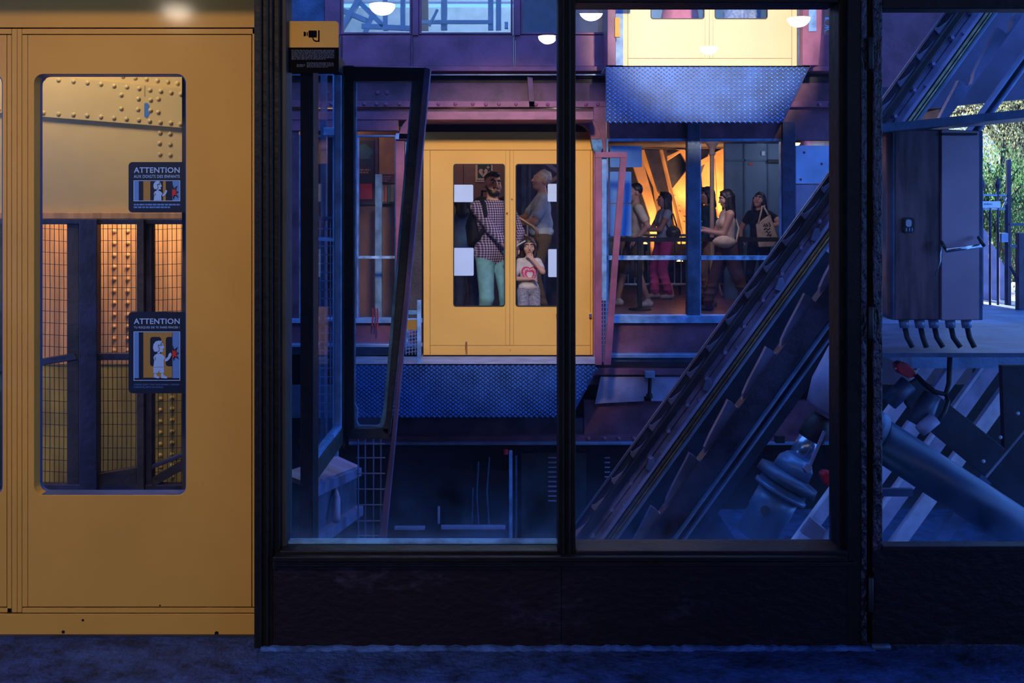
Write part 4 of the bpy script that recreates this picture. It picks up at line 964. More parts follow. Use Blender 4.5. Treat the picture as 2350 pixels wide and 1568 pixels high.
def tree(label, base, h, rad, c, seed, nst, lpt):
    r = random.Random(seed); base = V(base); t = thing('tree', label, 'tree', base, 'trees beyond the railing')
    MB().tube([base, base+V((.1, 0, h*.4)), base+V((.0, .1, h*.8))], [.16, .12, .05], 10).build('trunk', BARK, t, True)
    br = MB(); b = MB()
    for i in range(nst):
        an = r.uniform(0, 6.283); rr = rad*math.sqrt(r.random()); top = base+V((rr*math.cos(an), rr*math.sin(an), h*(1-.45*(rr/rad)**2)*r.uniform(.82, 1.05)))
        ln = r.uniform(.35, .75)*h
        if i % 6 == 0: br.tube([base+V((0, 0, h*r.uniform(.35, .7))), (base+top)/2+V((0, 0, h*.28)), top], [.05, .03, .012], 5)
        for j in range(lpt):
            f_ = r.random(); c0 = top+V((r.gauss(0, .12)+.15*f_*math.cos(an), r.gauss(0, .12)+.15*f_*math.sin(an), -ln*f_))
            if c0.z < base.z+.2: continue
            dn = V((r.uniform(-.5, .5), r.uniform(-.5, .5), -1)).normalized(); sd_ = dn.cross(V((r.uniform(-1, 1), r.uniform(-1, 1), .2))).normalized(); l_ = r.uniform(.034, .062)
            b.add([c0, c0+dn*l_*.5+sd_*l_*.22, c0+dn*l_, c0+dn*l_*.5-sd_*l_*.22], [(0, 1, 2, 3)])
    br.build('branches', BARK, t)
    o = b.build('foliage', leaf_mat(label.split()[0]+'_leaf', c), t); o['kind'] = 'stuff'
tree('pale sunlit weeping tree with silvery green leaves', (9.1, 18.0, .15), 5.6, 2.0, (.62, .66, .34), 3, 420, 130)
tree('darker green low tree behind the railing', (7.1, 14.6, .15), 2.3, 1.0, (.10, .24, .09), 4, 160, 110)
tree('broad green tree in the far background', (13.5, 26, .15), 9, 3.6, (.34, .46, .22), 6, 320, 110)
# ================================================================== FAR QUEUE HALL INTERIOR
OCH = mat('lit_ochre_girder', (.55, .30, .13), .5, var=.2, vscale=4, bump=.15, bscale=12)
DKG = mat('dark_girder', (.05, .04, .06), .55, var=.4)
YI = 17.3
gg = thing('hall_girder', 'sloping ochre lattice girders lit by warm lamps at the back of the queue hall', 'girder', P(1530, 660, YI))
for pts, m, y_ in (([(1440, 343), (1468, 343), (1506, 480), (1512, 700), (1492, 700), (1492, 500)], OCH, 0), ([(1462, 343), (1500, 343), (1522, 420), (1532, 560), (1512, 560), (1498, 430)], OCH, .25),
    ([(1480, 343), (1530, 343), (1540, 480), (1510, 440)], DKG, -.2), ([(1514, 343), (1521, 343), (1570, 545), (1562, 545)], OCH, -.3),
    ([(1536, 440), (1600, 360), (1600, 560), (1556, 560)], OCH, .1), ([(1550, 343), (1572, 343), (1600, 400), (1590, 400), (1562, 350), (1528, 372), (1524, 362), (1560, 345)], OCH, -.05),
    ([(1600, 372), (1660, 340), (1670, 348), (1604, 384)], OCH, -.2), ([(1604, 343), (1640, 343), (1660, 460), (1640, 560), (1616, 480)], OCH, .3),
    ([(1640, 350), (1668, 346), (1668, 560), (1648, 560), (1645, 420)], OCH, .2), ([(1610, 343), (1630, 343), (1602, 420), (1598, 400)], DKG, -.1)):
    MB().pp(pts, YI+y_, .10).build('girder_plate', m, gg, bevel=.01)
rvg = dome_mesh('girder_rivet', OCH, 1, .7)
for i in range(8): put('girder_rivet', rvg, gg, loc=P(1548+i*5.5-(i % 2)*6, 450+i*12, YI+.1), scale=(.022,)*3)
# warm hall lamps
for (px, py, Y_, pw, lb) in ((1655, 500, 16.7, 150, 'warm up lamp at the foot of the ochre girders behind the cream column'), (1480, 560, 16.8, 75, 'warm up lamp at the foot of the ochre girders behind the blue sheets'), (1560, 600, 16.9, 45, 'warm up lamp behind the pink trousers')):
    c = P(px, py, Y_); t = thing('floor_uplight', lb, 'lamp', (c.x, c.y, 0), 'uplights of the queue hall')
    MB().tube([(c.x, c.y, 0), (c.x, c.y, c.z-.1)], .02, 8).build('lamp_stem', RUBBER, t)
    MB().lathe((c.x, c.y, c.z-.12), (c.x, c.y, c.z), [(0, .03), (.3, .07), (1, .08)], 16).build('lamp_cup', RUBBER, t, True)
    MB().lathe((c.x, c.y, c.z-.02), (c.x, c.y, c.z+.03), [(0, .065), (.6, .05), (1, .01)], 16).build('lamp_glass', mat('hot_lamp_glass', (1, .8, .5), .3, emit=(1, .5, .14), estr=6), t, True)
    spot('uplight_glow', t, (c.x, c.y, c.z+.08), (c.x, c.y+.6, c.z+1.0), pw*1.5, (1, .52, .18), 130, .5, .06)
# added ceiling fill lamps, brightening the people, partition and posters
for (x, y, pw, col_, lb) in ((-.6, 12.3, 5, (1, .62, .40), 'added ceiling fill lamp inside the lift lobby'), (.55, 10.75, 8, (.9, .75, .8), 'added ceiling fill lamp just behind the far door'), (2.1, 13.2, 30, (.80, .72, 1), 'added ceiling fill lamp over the stanchions'), (3.3, 13.0, 30, (.75, .72, 1), 'added ceiling fill lamp over the striding woman'), (4.33, 15.3, 9, (.4, .62, 1), 'added cool ceiling fill lamp by the blue partition'), (-2.0, 10.9, 5, (1, .6, .35), 'added ceiling fill lamp by the posters')):
    t = thing('added_ceiling_lamp', lb, 'lamp', (x, y, 2.52), 'added fill lamps of the queue hall')
    MB().lathe((x, y, 2.52), (x, y, 2.47), [(0, .12), (1, .11)], 20).build('lamp_base', RUBBER, t)
    MB().lathe((x, y, 2.47), (x, y, 2.42), [(0, .1), (.6, .08), (1, .02)], 20).build('lamp_glass', MATS['hot_lamp_glass'], t, True)
    point('ceiling_glow', t, (x, y, 2.36), pw, col_, .1)
# cream cast iron column
c = P(1634, 600, 14.9)
t = thing('iron_column', 'slender cream cast iron column with moulded capital in the queue hall', 'column', (c.x, c.y, 0))
MB().lathe((c.x, c.y, 0), (c.x, c.y, 2.30), [(0, .07), (.04, .07), (.05, .036), (.96, .032), (1, .036)], 20).build('shaft', mat('cream_column_paint', (.42, .30, .22), .45, var=.1), t, True)
MB().lathe((c.x, c.y, 2.26), (c.x, c.y, 2.52), [(0, .036), (.1, .06), (.2, .04), (.4, .045), (.7, .1), (.75, .11), (1, .11)], 20).build('capital', MATS['cream_column_paint'], t, True)
# blue partition with doors
bp = thing('hall_partition', 'blue grey panelled partition behind the woman with the tote bag', 'partition', P(1730, 690, 16.2))
PB_ = mat('blue_partition_paint', (.13, .22, .34), .5, var=.12, vscale=2); PB2 = mat('blue_partition_trim', (.08, .15, .25), .5)
for x0, x1 in ((1664, 1708), (1710, 1762), (1764, 1830)): MB().pb(x0, 300, x1, 700, 16.2, .05).build('partition_panel', PB_, bp, bevel=.005)
for xx in (1663, 1709, 1763): MB().pb(xx-1.5, 300, xx+1.5, 700, 16.17, .04).build('partition_trim', PB2, bp)
MB().pb(1664, 366, 1830, 370, 16.17, .04).build('partition_trim', PB2, bp)
MB().pb(1748, 347, 1756, 357, 16.16, .04).build('alarm_box', WHITE, bp, bevel=.004)
MB().pb(1762, 366, 1790, 374, 16.12, .05).build('door_closer', RUBBER, bp, bevel=.004)
MB().pb(1718, 374, 1728, 379, 16.18, .01).build('red_label', RED, bp)
# stanchion barrier
for px in (1468, 1700, 1560+260):
    c = P(px, 710, 14.4); t = thing('stanchion', {1468: 'black queue stanchion post behind the first blue framed window', 1700: 'black queue stanchion beside the striding woman', 1820: 'black queue stanchion at the end of the belt'}[px], 'post', (c.x, c.y, 0), 'queue stanchions')
    MB().lathe((c.x, c.y, 0), (c.x, c.y, .03), [(0, .17), (.6, .16), (1, .05)], 24).build('base_disc', RUBBER, t, True)
    MB().box(c.x-.033, c.x+.033, c.y-.033, c.y+.033, .02, 1.06).build('post', RUBBER, t, bevel=.004)
for x0, x1, lb in ((1330, 1462, 'black belt rail left of the stanchion'), (1474, 1694, 'black belt rail behind the pink trousers'), (1706, 1814, 'black belt rail crossing the tote bag')):
    t = tag(MB().pb(x0, 545, x1, 555, 14.4, .03).build('queue_belt', RUBBER), lb, 'rail', 'queue belt rails')
# crowd barrier
cbr = thing('crowd_barrier', 'grey tubular crowd barrier behind the queue', 'barrier', P(1500, 680, 16.6))
for z_ in (1.02, .2): MB().tube([(X(1392, 16.6), 16.6, z_), (X(1662, 16.6), 16.6, z_)], .022, 8).build('barrier_rail', STEEL, cbr)
for i in range(18): xx = X(1396+i*15.2, 16.6); MB().tube([(xx, 16.6, .2), (xx, 16.6, 1.02)], .011, 6).build('barrier_bar', STEEL, cbr)
for xx in (X(1420, 16.6), X(1540, 16.6), X(1650, 16.6)): MB().tube([(xx, 16.35, .02), (xx, 16.6, .2), (xx, 16.85, .02)], .02, 6).build('barrier_foot', STEEL, cbr)
# lift lobby behind the lower door
BRW = mat('brown_lobby_wall', (.22, .115, .085), .5, var=.15, vscale=3)
lw_ = thing('lobby_wall', 'brown panelled lobby wall behind the man in the checked shirt', 'wall', P(1100, 700, 12.9))
for x0, x1 in ((960, 1063), (1064, 1166)): MB().pb(x0, 300, x1, 740, 12.9, .06).build('wall_panel', BRW, lw_, bevel=.006)
MB().pb(960, 459, 1166, 466, 12.86, .05).build('chair_rail', mat('pale_wood_rail', (.36, .22, .14), .5), lw_)
MB().pb(1064, 520, 1066, 740, 12.88, .03).build('wall_trim', DKG, lw_)
YA = 12.882
t = thing('defibrillator_sign', 'dark green and white defibrillator sign with heart and lightning bolt', 'sign', P(1110, 417, YA))
GRN = mat('sign_dark_green', (.012, .05, .045), .5); CRM = mat('sign_cream', (.62, .45, .33), .5)
MB().pb(1091, 366, 1131, 418, YA, .02).build('sign_board', CRM, t, bevel=.003)
MB().pb(1096, 366, 1127, 409, YA-.004, .006).build('sign_field', GRN, t)
hs = []
for i in range(36):
    a = 2*math.pi*i/36; hs.append((1109+10.5*math.sin(a)**3, 396-.72*(13*math.cos(a)-5*math.cos(2*a)-2*math.cos(3*a)-math.cos(4*a))))
MB().pp(hs, YA-.007, .004).build('heart_symbol', CRM, t)
MB().pp([(1111, 387), (1106, 396), (1109, 396), (1107, 405), (1113, 394), (1110, 394), (1113, 388)], YA-.009, .004).build('bolt_symbol', GRN, t)
MB().pp([(1119, 380), (1121, 380), (1121, 383), (1124, 383), (1124, 385), (1121, 385), (1121, 388), (1119, 388), (1119, 385), (1116, 385), (1116, 383), (1119, 383)], YA-.007, .004).build('cross_symbol', CRM, t)
word_bars(1094, 1129, (413,), 2, YA-.003, GRN, t, 9)
sr = thing('stair_railing', 'bronze stair handrail beside the girl', 'railing', P(1220, 600, 11.25))
HR = mat('bronze_handrail', (.30, .20, .16), .35, .6, var=.15)
MB().tube([P(1150, 480, 11.25), P(1186, 497, 11.25), P(1222, 519, 11.25), P(1232, 530, 11.25), P(1232, 545, 11.25)], .022, 10).build('handrail', HR, sr, True)
MB().tube([P(1150, 506, 11.25), P(1214, 545, 11.25)], .012, 8).build('lower_rail', HR, sr)
for xx, y0 in ((1190, 500), (1195, 530), (1210, 512), (1200, 536)): MB().tube([P(xx, y0, 11.25), (X(xx, 11.25), 11.25, 0)], .012, 8).build('baluster', HR, sr)
tag(MB().box(X(1196, 12), X(1330, 12), 11.5, 12.7, 0, .196).build('stair_step', DKG), 'dark low step under the grey haired man', 'step')
ps = thing('lobby_post', 'dark blue steel posts and slanted brace behind the grey haired man', 'post', P(1205, 700, 13.2))
for x0, x1 in ((1196, 1206), (1212, 1218), (1246, 1252)): MB().pb(x0, 300, x1, 740, 13.2, .1).build('post', STEELD, ps, bevel=.005)
MB().bar(P(1250, 372, 13.1), P(1300, 408, 13.1), .05, .05).build('brace', LAV, ps)
MB().bar(P(1256, 420, 13.6), P(1290, 400, 13.6), .08, .05).build('lit_plate', OCH, ps)
tag(MB().pb(1168, 315, 1360, 712, 14.2, .05).build('lobby_screen', NAVY), 'dark navy screen behind the stair railing', 'screen')
# posters left of the door
t = thing('poster_case', 'dark framed poster case behind the left far window', 'poster', P(845, 480, 11.29))
tag(MB().pb(780, 290, 920, 770, 11.34, .05).build('wall_poster', BRW), 'brown wall behind the posters', 'wall', kind='structure')
MB().pb(800, 316, 868, 470, 11.29, .05).build('case_frame', mat('dark_wood_case', (.10, .06, .05), .5), t, bevel=.006)
MB().pb(806, 323, 858, 464, 11.28, .012).build('poster_sheet', mat('poster_sheet', (.03, .035, .04), .5), t)
MB().pp([(815, 336), (838, 330), (856, 345), (850, 360), (818, 356)], 11.275, .004).build('poster_figure', mat('poster_teal', (.03, .12, .16), .5), t)
MB().pp([(812, 352), (836, 356), (855, 364), (830, 366)], 11.274, .004).build('poster_figure', MATS['poster_teal'], t)
word_bars(826, 850, (388, 394), 4, 11.275, mat('poster_ink', (.4, .25, .15), .5), t, 6)
MB().pb(826, 422, 854, 458, 11.262, .02).build('red_panel', mat('poster_red', (.5, .04, .06), .5), t, bevel=.003)
t = thing('notice_board', 'orange lit notice board behind the left far window', 'board', P(890, 480, 11.3))
MB().pb(870, 312, 916, 400, 11.3, .04).build('board_panel', mat('orange_board', (.55, .30, .14), .5), t, bevel=.004)
word_bars(874, 897, (404, 409, 414), 3, 11.29, mat('board_ink', (.5, .25, .3), .5), t, 8)
MB().pb(870, 400, 916, 420, 11.3, .04).build('board_foot', mat('plum_board', (.12, .05, .08), .5), t)
for i, xx in enumerate((874, 882, 890, 897)):
    tag(MB().pb(xx, 424, xx+6.5, 463, 11.25, .04).build('leaflet', mat('leaflet_%d' % i, ((.35, .3, .4), (.4, .12, .12), (.08, .2, .24), (.5, .42, .3))[i], .5)), 'small %s leaflet in the rack under the notice board' % ('lilac', 'red', 'teal', 'cream')[i], 'leaflet', 'leaflets in the rack')
tag(MB().box(X(868, 11.3), X(902, 11.3), 11.24, 11.34, Z(468, 11.3), Z(463, 11.3)).build('leaflet_rack', DKG), 'dark leaflet rack under the notice board', 'rack')
t = thing('red_ropes', 'red cords hanging below the left far window', 'cord', P(860, 700, 9.75))
for a in (855, 861, 866): MB().tube([P(a, 708, 9.75), P(a+1, 730, 9.75), P(a-1, 748+(a % 3)*5, 9.75)], .008, 6).build('cord_strand', mat('dull_red_cord', (.30, .03, .04), .6), t)
tag(MB().pb(861, 400, 876, 800, 10.3, .06).build('door_stile', BLUEFR), 'light blue upright behind the left far window', 'post')

# ================================================================== UPPER FAR HALL
UPW = mat('pale_blue_paint', (.50, .62, .70), .5, var=.08)
up = thing('upper_lattice', 'white crossed lattice bars behind the upper deck window', 'lattice', P(840, 70, 12.6))
for a, c, w_ in (((770, 90), (830, -10), .12), ((775, 20), (842, 48), .10), ((800, -20), (880, 60), .06), ((830, 60), (950, 66), .06), ((885, 70), (885, -60), .08), ((925, 70), (925, -60), .08), ((838, 76), (860, 20), .04)):
    MB().bar(P(*a, 12.6), P(*c, 12.6), .06, w_, V((0, 1, 0))).build('lattice_bar', UPW, up)
uq = thing('upper_rail', 'pale posts and rail behind the middle upper deck window', 'railing', P(1060, 70, 13.0))
for x0, x1 in ((1012, 1026), (1120, 1132), (1138, 1150)): MB().pb(x0, -200, x1, 68, 13.0, .08).build('rail_post', UPW, uq)
MB().pb(960, 46, 1130, 54, 12.95, .05).build('rail_bar', UPW, uq)
MB().pb(1158, 50, 1166, 64, 12.9, .1).build('rail_box', WHITE, uq)
MB().bar(P(985, 60, 12.9), P(1004, 22, 12.9), .03, .05, V((0, 1, 0))).build('rail_brace', UPW, uq)
MB().pb(966, -200, 983, 70, 13.3, .05).build('copper_pipe', mat('warm_copper', (.5, .27, .13), .4, .3), uq)
tag(MB().pb(1180, -220, 1400, 90, 13.6, .1).build('upper_screen', NAVY), 'dark screen behind the dim upper deck window', 'screen')
ur = thing('ornamental_railing', 'white ornamental railing with rings behind the narrow upper window', 'railing', P(1910, 80, 11.0))
for xx in (1890, 1935, 1980): MB().box(X(xx, 11)-.015, X(xx, 11)+.015, 11.0, 11.03, 2.78, Z(40, 11)).build('rail_post', UPW, ur)
for yy in (40, 62, 84): MB().pb(1885, yy, 2020, yy+3, 11.0, .03).build('rail_bar', UPW, ur)
for i in range(5):
    c = P(1900+i*24, 52, 11.0)
    MB().tube([c+V((.042*math.cos(a*.5236), 0, .042*math.sin(a*.5236))) for a in range(13)], .007, 6).build('ring', UPW, ur)
    c = P(1900+i*24, 84, 11.0)
    MB().tube([c+V((.05*math.cos(a*.5236), 0, .08*math.sin(a*.5236))) for a in range(7)], .007, 6).build('arch_loop', UPW, ur)

for x_, lb in ((-1.0, 'cool tube lamp on the upper hall ceiling behind the lattice'), (.6, 'cool tube lamp on the upper hall ceiling behind the pale posts')):
    t = thing('tube_lamp', lb, 'lamp', (x_, 13.8, 5.6), 'tube lamps of the upper far hall')
    MB().box(x_-.6, x_+.6, 13.75, 13.85, 5.54, 5.6).build('lamp_body', RUBBER, t)
    MB().tube([(x_-.58, 13.8, 5.52), (x_+.58, 13.8, 5.52)], .02, 8).build('lamp_tube', mat('cool_tube', (.9, .95, 1), .3, emit=(.6, .8, 1), estr=20), t)
    for q_ in (-.4, .4): point('tube_glow', t, (x_+q_, 13.8, 5.42), 110, (.55, .78, 1), .08)
# ---------------------------------------------------------------- shaft floodlights aimed at the far doors
floodlight('shaft floodlight on the near wall aimed at the lower yellow door', (.0, 3.72, 4.3), (X(1165, YF), YF, 1.15), 1350, (1, .77, .48), 27, .3, radius=.3, group='shaft floodlights')
floodlight('shaft floodlight on the near wall aimed at the upper yellow door', (2.0, 3.72, 3.9), (X(1631, 9.6), 9.6, 3.3), 2100, (1, .86, .70), 23, .25, radius=.16, group='shaft floodlights')
# ================================================================== PEOPLE
def surface_nets(F, org, h):
    S = F < 0
    n = [slice(None, -1), slice(1, None)]
    cnt = sum(S[n[i], n[j], n[k_]].astype(np.int8) for i in (0, 1) for j in (0, 1) for k_ in (0, 1))
    mask = (cnt > 0) & (cnt < 8)
    I = np.argwhere(mask); idx = -np.ones(mask.shape, np.int64); idx[mask] = np.arange(len(I))
    acc = np.zeros((len(I), 3)); num = np.zeros(len(I))
    i, j, k_ = I.T
    for ax in range(3):
        o1, o2 = [a for a in range(3) if a != ax]
        for u in (0, 1):
            for v_ in (0, 1):
                A = I.copy(); A[:, o1] += u; A[:, o2] += v_; B = A.copy(); B[:, ax] += 1
                fa = F[tuple(A.T)]; fb = F[tuple(B.T)]; c = (fa < 0) != (fb < 0)
                t_ = np.where(c, fa/np.where(c, fa-fb, 1), 0)
                pt = A.astype(float); pt[:, ax] += t_
                acc[c] += pt[c]; num[c] += 1
    verts = acc/num[:, None]*h+org
    quads = []
    for ax in range(3):
        o1, o2 = (ax+1) % 3, (ax+2) % 3
        sa = [slice(None)]*3; sb = [slice(None)]*3; sa[ax] = slice(None, -1); sb[ax] = slice(1, None)
        E = np.argwhere(S[tuple(sa)] != S[tuple(sb)])
        E = E[(E[:, o1] > 0) & (E[:, o2] > 0) & (E[:, o1] < F.shape[o1]-1) & (E[:, o2] < F.shape[o2]-1)]
        def cell(d1, d2):
            C = E.copy(); C[:, o1] += d1; C[:, o2] += d2; return idx[tuple(C.T)]
        q_ = np.stack([cell(-1, -1), cell(0, -1), cell(0, 0), cell(-1, 0)], 1)
        inside = S[tuple(E.T)]
        q_ = np.where(inside[:, None], q_, q_[:, ::-1]); quads.append(q_[(q_ >= 0).all(1)])
    return verts, np.concatenate(quads)

class Field:
    def __init__(s, h): s.h = h; s.pr = []
    def cap(s, a, b, ra, rb, m, k=.02): s.pr.append(('c', np.array(a, float), np.array(b, float), ra, rb, m, k))
    def ell(s, c, r, m, k=.02, R=None, neg=False): s.pr.append(('e', np.array(c, float), np.array(r, float), np.eye(3) if R is None else R, neg, m, k))
    def run(s):
        lo = np.full(3, 9.); hi = np.full(3, -9.); bbs = []
        for p in s.pr:
            if p[0] == 'c': r = max(p[3], p[4]); a = np.minimum(p[1], p[2])-r; b = np.maximum(p[1], p[2])+r
            else: r = p[2].max(); a = p[1]-r; b = p[1]+r
            bbs.append((a, b)); lo = np.minimum(lo, a); hi = np.maximum(hi, b)
        h = s.h; lo = lo-4*h; N = np.ceil((hi+4*h-lo)/h).astype(int)
        F = np.full(N, .2, np.float32); Mg = np.zeros(N, np.int16); best = np.full(N, .2, np.float32)
        for p, (a, b) in zip(s.pr, bbs):
            pad = .035; i0 = np.maximum(((a-pad-lo)/h).astype(int), 0); i1 = np.minimum(((b+pad-lo)/h).astype(int)+2, N)
            sl = tuple(slice(u, v_) for u, v_ in zip(i0, i1))
            G = np.stack(np.meshgrid(*[lo[q]+h*np.arange(i0[q], i1[q]) for q in range(3)], indexing='ij'), -1)
            if p[0] == 'c':
                ba = p[2]-p[1]; l2 = ba@ba+1e-9; t_ = np.clip(((G-p[1])@ba)/l2, 0, 1)
                d_ = np.linalg.norm(G-p[1]-t_[..., None]*ba, axis=-1)-(p[3]+(p[4]-p[3])*t_)
                neg = False
            else:
                q_ = (G-p[1])@p[3]; k0 = np.linalg.norm(q_/p[2], axis=-1); k1 = np.linalg.norm(q_/p[2]**2, axis=-1)+1e-6
                d_ = k0*(k0-1)/k1; neg = p[4]
            k_ = p[-1]; f_ = F[sl]
            if neg: F[sl] = np.maximum(f_, -d_); continue
            hh = np.maximum(k_-np.abs(f_-d_), 0)/k_; F[sl] = np.minimum(f_, d_)-hh*hh*k_*.25
            c = d_ < best[sl]; Mg[sl] = np.where(c, p[-2], Mg[sl]); best[sl] = np.where(c, d_, best[sl])
        v_, q_ = surface_nets(F, lo, h)
        fc = v_[q_].mean(1); ii = np.clip(np.rint((fc-lo)/h).astype(int), 0, N-1)
        return v_, q_, Mg[tuple(ii.T)], fc

def np_mesh(name, v_, q_, mi, mats):
    me = bpy.data.meshes.new(name); me.vertices.add(len(v_)); me.vertices.foreach_set('co', v_.astype(np.float32).ravel())
    me.loops.add(q_.size); me.loops.foreach_set('vertex_index', q_.astype(np.int32).ravel())
    me.polygons.add(len(q_)); me.polygons.foreach_set('loop_start', np.arange(0, q_.size, 4, dtype=np.int32))
    for m in mats: me.materials.append(m)
    me.polygons.foreach_set('material_index', mi.astype(np.int32)); me.polygons.foreach_set('use_smooth', np.ones(len(q_), bool))
    me.update(calc_edges=True); me.validate(); return me
def ik(a, c, l1, l2, hint):
    a, c = np.array(a, float), np.array(c, float); d_ = c-a; L_ = np.linalg.norm(d_); mx = (l1+l2)*.999
    if L_ > mx: c = a+d_/L_*mx; d_ = c-a; L_ = mx
    x = (l1*l1-l2*l2+L_*L_)/(2*L_); hgt = math.sqrt(max(l1*l1-x*x, 0)); u = d_/L_
    hv_ = np.array(hint, float); hv_ = hv_-u*(hv_@u); hv_ /= np.linalg.norm(hv_)+1e-9
    return a+u*x+hv_*hgt, c
def rotm(yaw, pitch, roll=0):
    return np.array((Matrix.Rotation(math.radians(yaw), 3, 'Z') @ Matrix.Rotation(math.radians(pitch), 3, 'X') @ Matrix.Rotation(math.radians(roll), 3, 'Y')))
EYEW = mat('eye_white', (.55, .50, .48), .3, var=.0)
EYE = mat('eye', (.03, .02, .018), .15, var=.0)
def skin(c): return mat('skin_%d' % int(c[0]*1000), c, .5, var=.06)
def fabric(nm, c, c2=None, vs_=14): return mat(nm, c, .85, var=.14, vscale=vs_, bump=.25, bscale=22, col2=c2, spec=.2)
def person(label, loc, yaw, H, skinc, hairm, top, bottom, shoes, handL, handR, hintL=(.6, .5, -.5), hintR=(-.6, .5, -.5), sleeve=.5, feetL=(.10, 0), feetR=(-.10, 0),
           head=(0, 0, 0), female=False, beard=False, hair='short', legw=1.0, shorts=None, h=.0068, child=False, paint=None, lean=0., belly=.0, skirt=0., hem=1.005, group='people waiting', strap=False, extra=None, torso_yaw=0):
    s = H/1.75; sk = skin(skinc); LIP = mat('lip_%d' % int(skinc[0]*1000), (skinc[0]*.75, skinc[1]*.5, skinc[2]*.5), .4)
    mats = [sk, top, bottom, shoes, EYE, LIP, hairm, EYEW]; SK, TP, BT, SH, EY, LP, HR_, EW = range(8)
    F_ = Field(h/s)
    ln = lambda z: -lean*(z-.95)            # forward lean
    TR = rotm(torso_yaw, 0); tq = lambda x, y, z: TR@np.array((x, y+ln(z), z))
    sw = .155 if female else .18; hw = .095 if female else .088
    F_.ell((0, 0, .95), (.168 if female else .16, .12, .12), BT, .04)
    F_.ell(tq(0, -.005-belly*.3, 1.10), (.142 if female else .155, .108+belly, .15), TP, .05, TR)
    F_.ell(tq(0, 0, 1.28), (.155 if female else .178, .112, .19), TP, .05, TR)
    F_.cap(tq(-sw*.8, .005, 1.405), tq(sw*.8, .005, 1.405), .055, .055, TP if not strap else SK, .05)
    F_.ell(tq(0, 0, 1.005), (.165, .122+belly*.5, .06), TP, .03, TR)
    if hem < 1: F_.cap(tq(-.06, 0, hem+.02), tq(.06, 0, hem+.02), .128+belly*.4, .128+belly*.4, TP, .02); F_.ell(tq(0, 0, .99), (.178, .134+belly*.5, .10), TP, .03, TR)
    if female and not child:
        for x in (-.07, .07): F_.ell(tq(x, -.085, 1.27), (.062, .055, .06), TP, .04)
    if skirt:
        F_.cap((0, 0, .9), (0, 0, skirt), .16, .23, BT, .03)
    # neck and head
    hs_ = 1.22 if child else 1.0
    nb = tq(0, .02, 1.42); hc = nb+np.array((0, -.02-.02*abs(math.sin(math.radians(head[1]))), .20*(.98 if not child else 1.1)))
    R = rotm(*head); hp = lambda x, y, z: hc+R@(np.array((x, y, z))*hs_)
    F_.cap(nb, hp(0, .012, -.06), .056 if not female else .047, .052 if not female else .043, SK, .03)
    E = lambda c, r, m, k_=.015, neg=False: F_.ell(hp(*c), np.array(r)*hs_, m, k_, R, neg)
    E((0, .015, .035), (.077, .096, .095), SK); E((0, -.028, -.02), (.064, .072, .092), SK, .03); E((0, -.058, -.085), (.034, .030, .026), SK, .03)
    for x in (-1, 1):
        E((x*.045, -.062, -.022), (.026, .026, .026), SK, .02); E((x*.078, .015, -.005), (.012, .022, .032), SK, .01)
        E((x*.032, -.106, .018), (.019, .0145, .011), SK, .01, True)
        E((x*.033, -.0850, .017), (.0145, .0105, .0078), EW, .003); E((x*.033, -.0915, .017), (.0062, .0055, .0068), EY, .002)
        F_.cap(hp(x*.017, -.0955, .0405), hp(x*.036, -.0905, .0455), .0042*hs_, .0042*hs_, HR_, .003); F_.cap(hp(x*.036, -.0905, .0455), hp(x*.054, -.078, .041), .0042*hs_, .003*hs_, HR_, .003)
        F_.cap(hp(x*.012, -.081, .046), hp(x*.05, -.071, .044), .012*hs_, .010*hs_, SK, .018)
    F_.cap(hp(0, -.092, .025), hp(0, -.115, -.018), .009*hs_, .0145*hs_, SK, .012)
    E((0, -.099, -.052), (.024, .010, .0085), LP, .006)
    if beard:
        E((0, -.066, -.085), (.043, .037, .033), HR_, .02); F_.cap(hp(-.022, -.098, -.037), hp(.022, -.098, -.037), .0085, .0085, HR_, .01)
        for x in (-1, 1): F_.cap(hp(x*.066, -.02, -.03), hp(x*.035, -.062, -.08), .017, .024, HR_, .02)
    # legs
    foot = .09; leg = .43
    for x, ft in ((1, feetL), (-1, feetR)):
        hip = np.array((x*hw, 0, .91)); ank = np.array((ft[0], ft[1], foot+(ft[2] if len(ft) > 2 else 0)))
        kn, ank = ik(hip, ank, .43, .415, (0, -1, 0)); w_ = legw
        sm = BT if shorts is None else SK
        F_.cap(hip, kn, .092*max(1, w_*.95), .064*w_, BT if shorts is None or shorts > .5 else SK, .03)
        F_.cap(kn, ank+np.array((0, 0, .03)), .060*(w_ if shorts is None else 1), (.050 if shorts is None else .038)*(w_ if shorts is None else 1), sm, .03)
        if shorts is not None: F_.cap(hip, hip+(kn-hip)*shorts, .096, .088*w_, BT, .02)
        if shorts is None:
            for q_ in (.35, .6, .85):
                pz = kn+(ank-kn)*q_; F_.ell(pz+np.array((0, -.012, 0)), (.060*w_, .058*w_, .02), BT, .03)
        F_.cap(ank+np.array((0, .045, -.045)), ank+np.array((x*.015, -.13, -.052)), .042, .036, SH, .02)
        F_.cap(ank+np.array((0, .03, -.05)), ank+np.array((0, .0, .0)), .04, .042, SH if shorts is None else SH, .02)
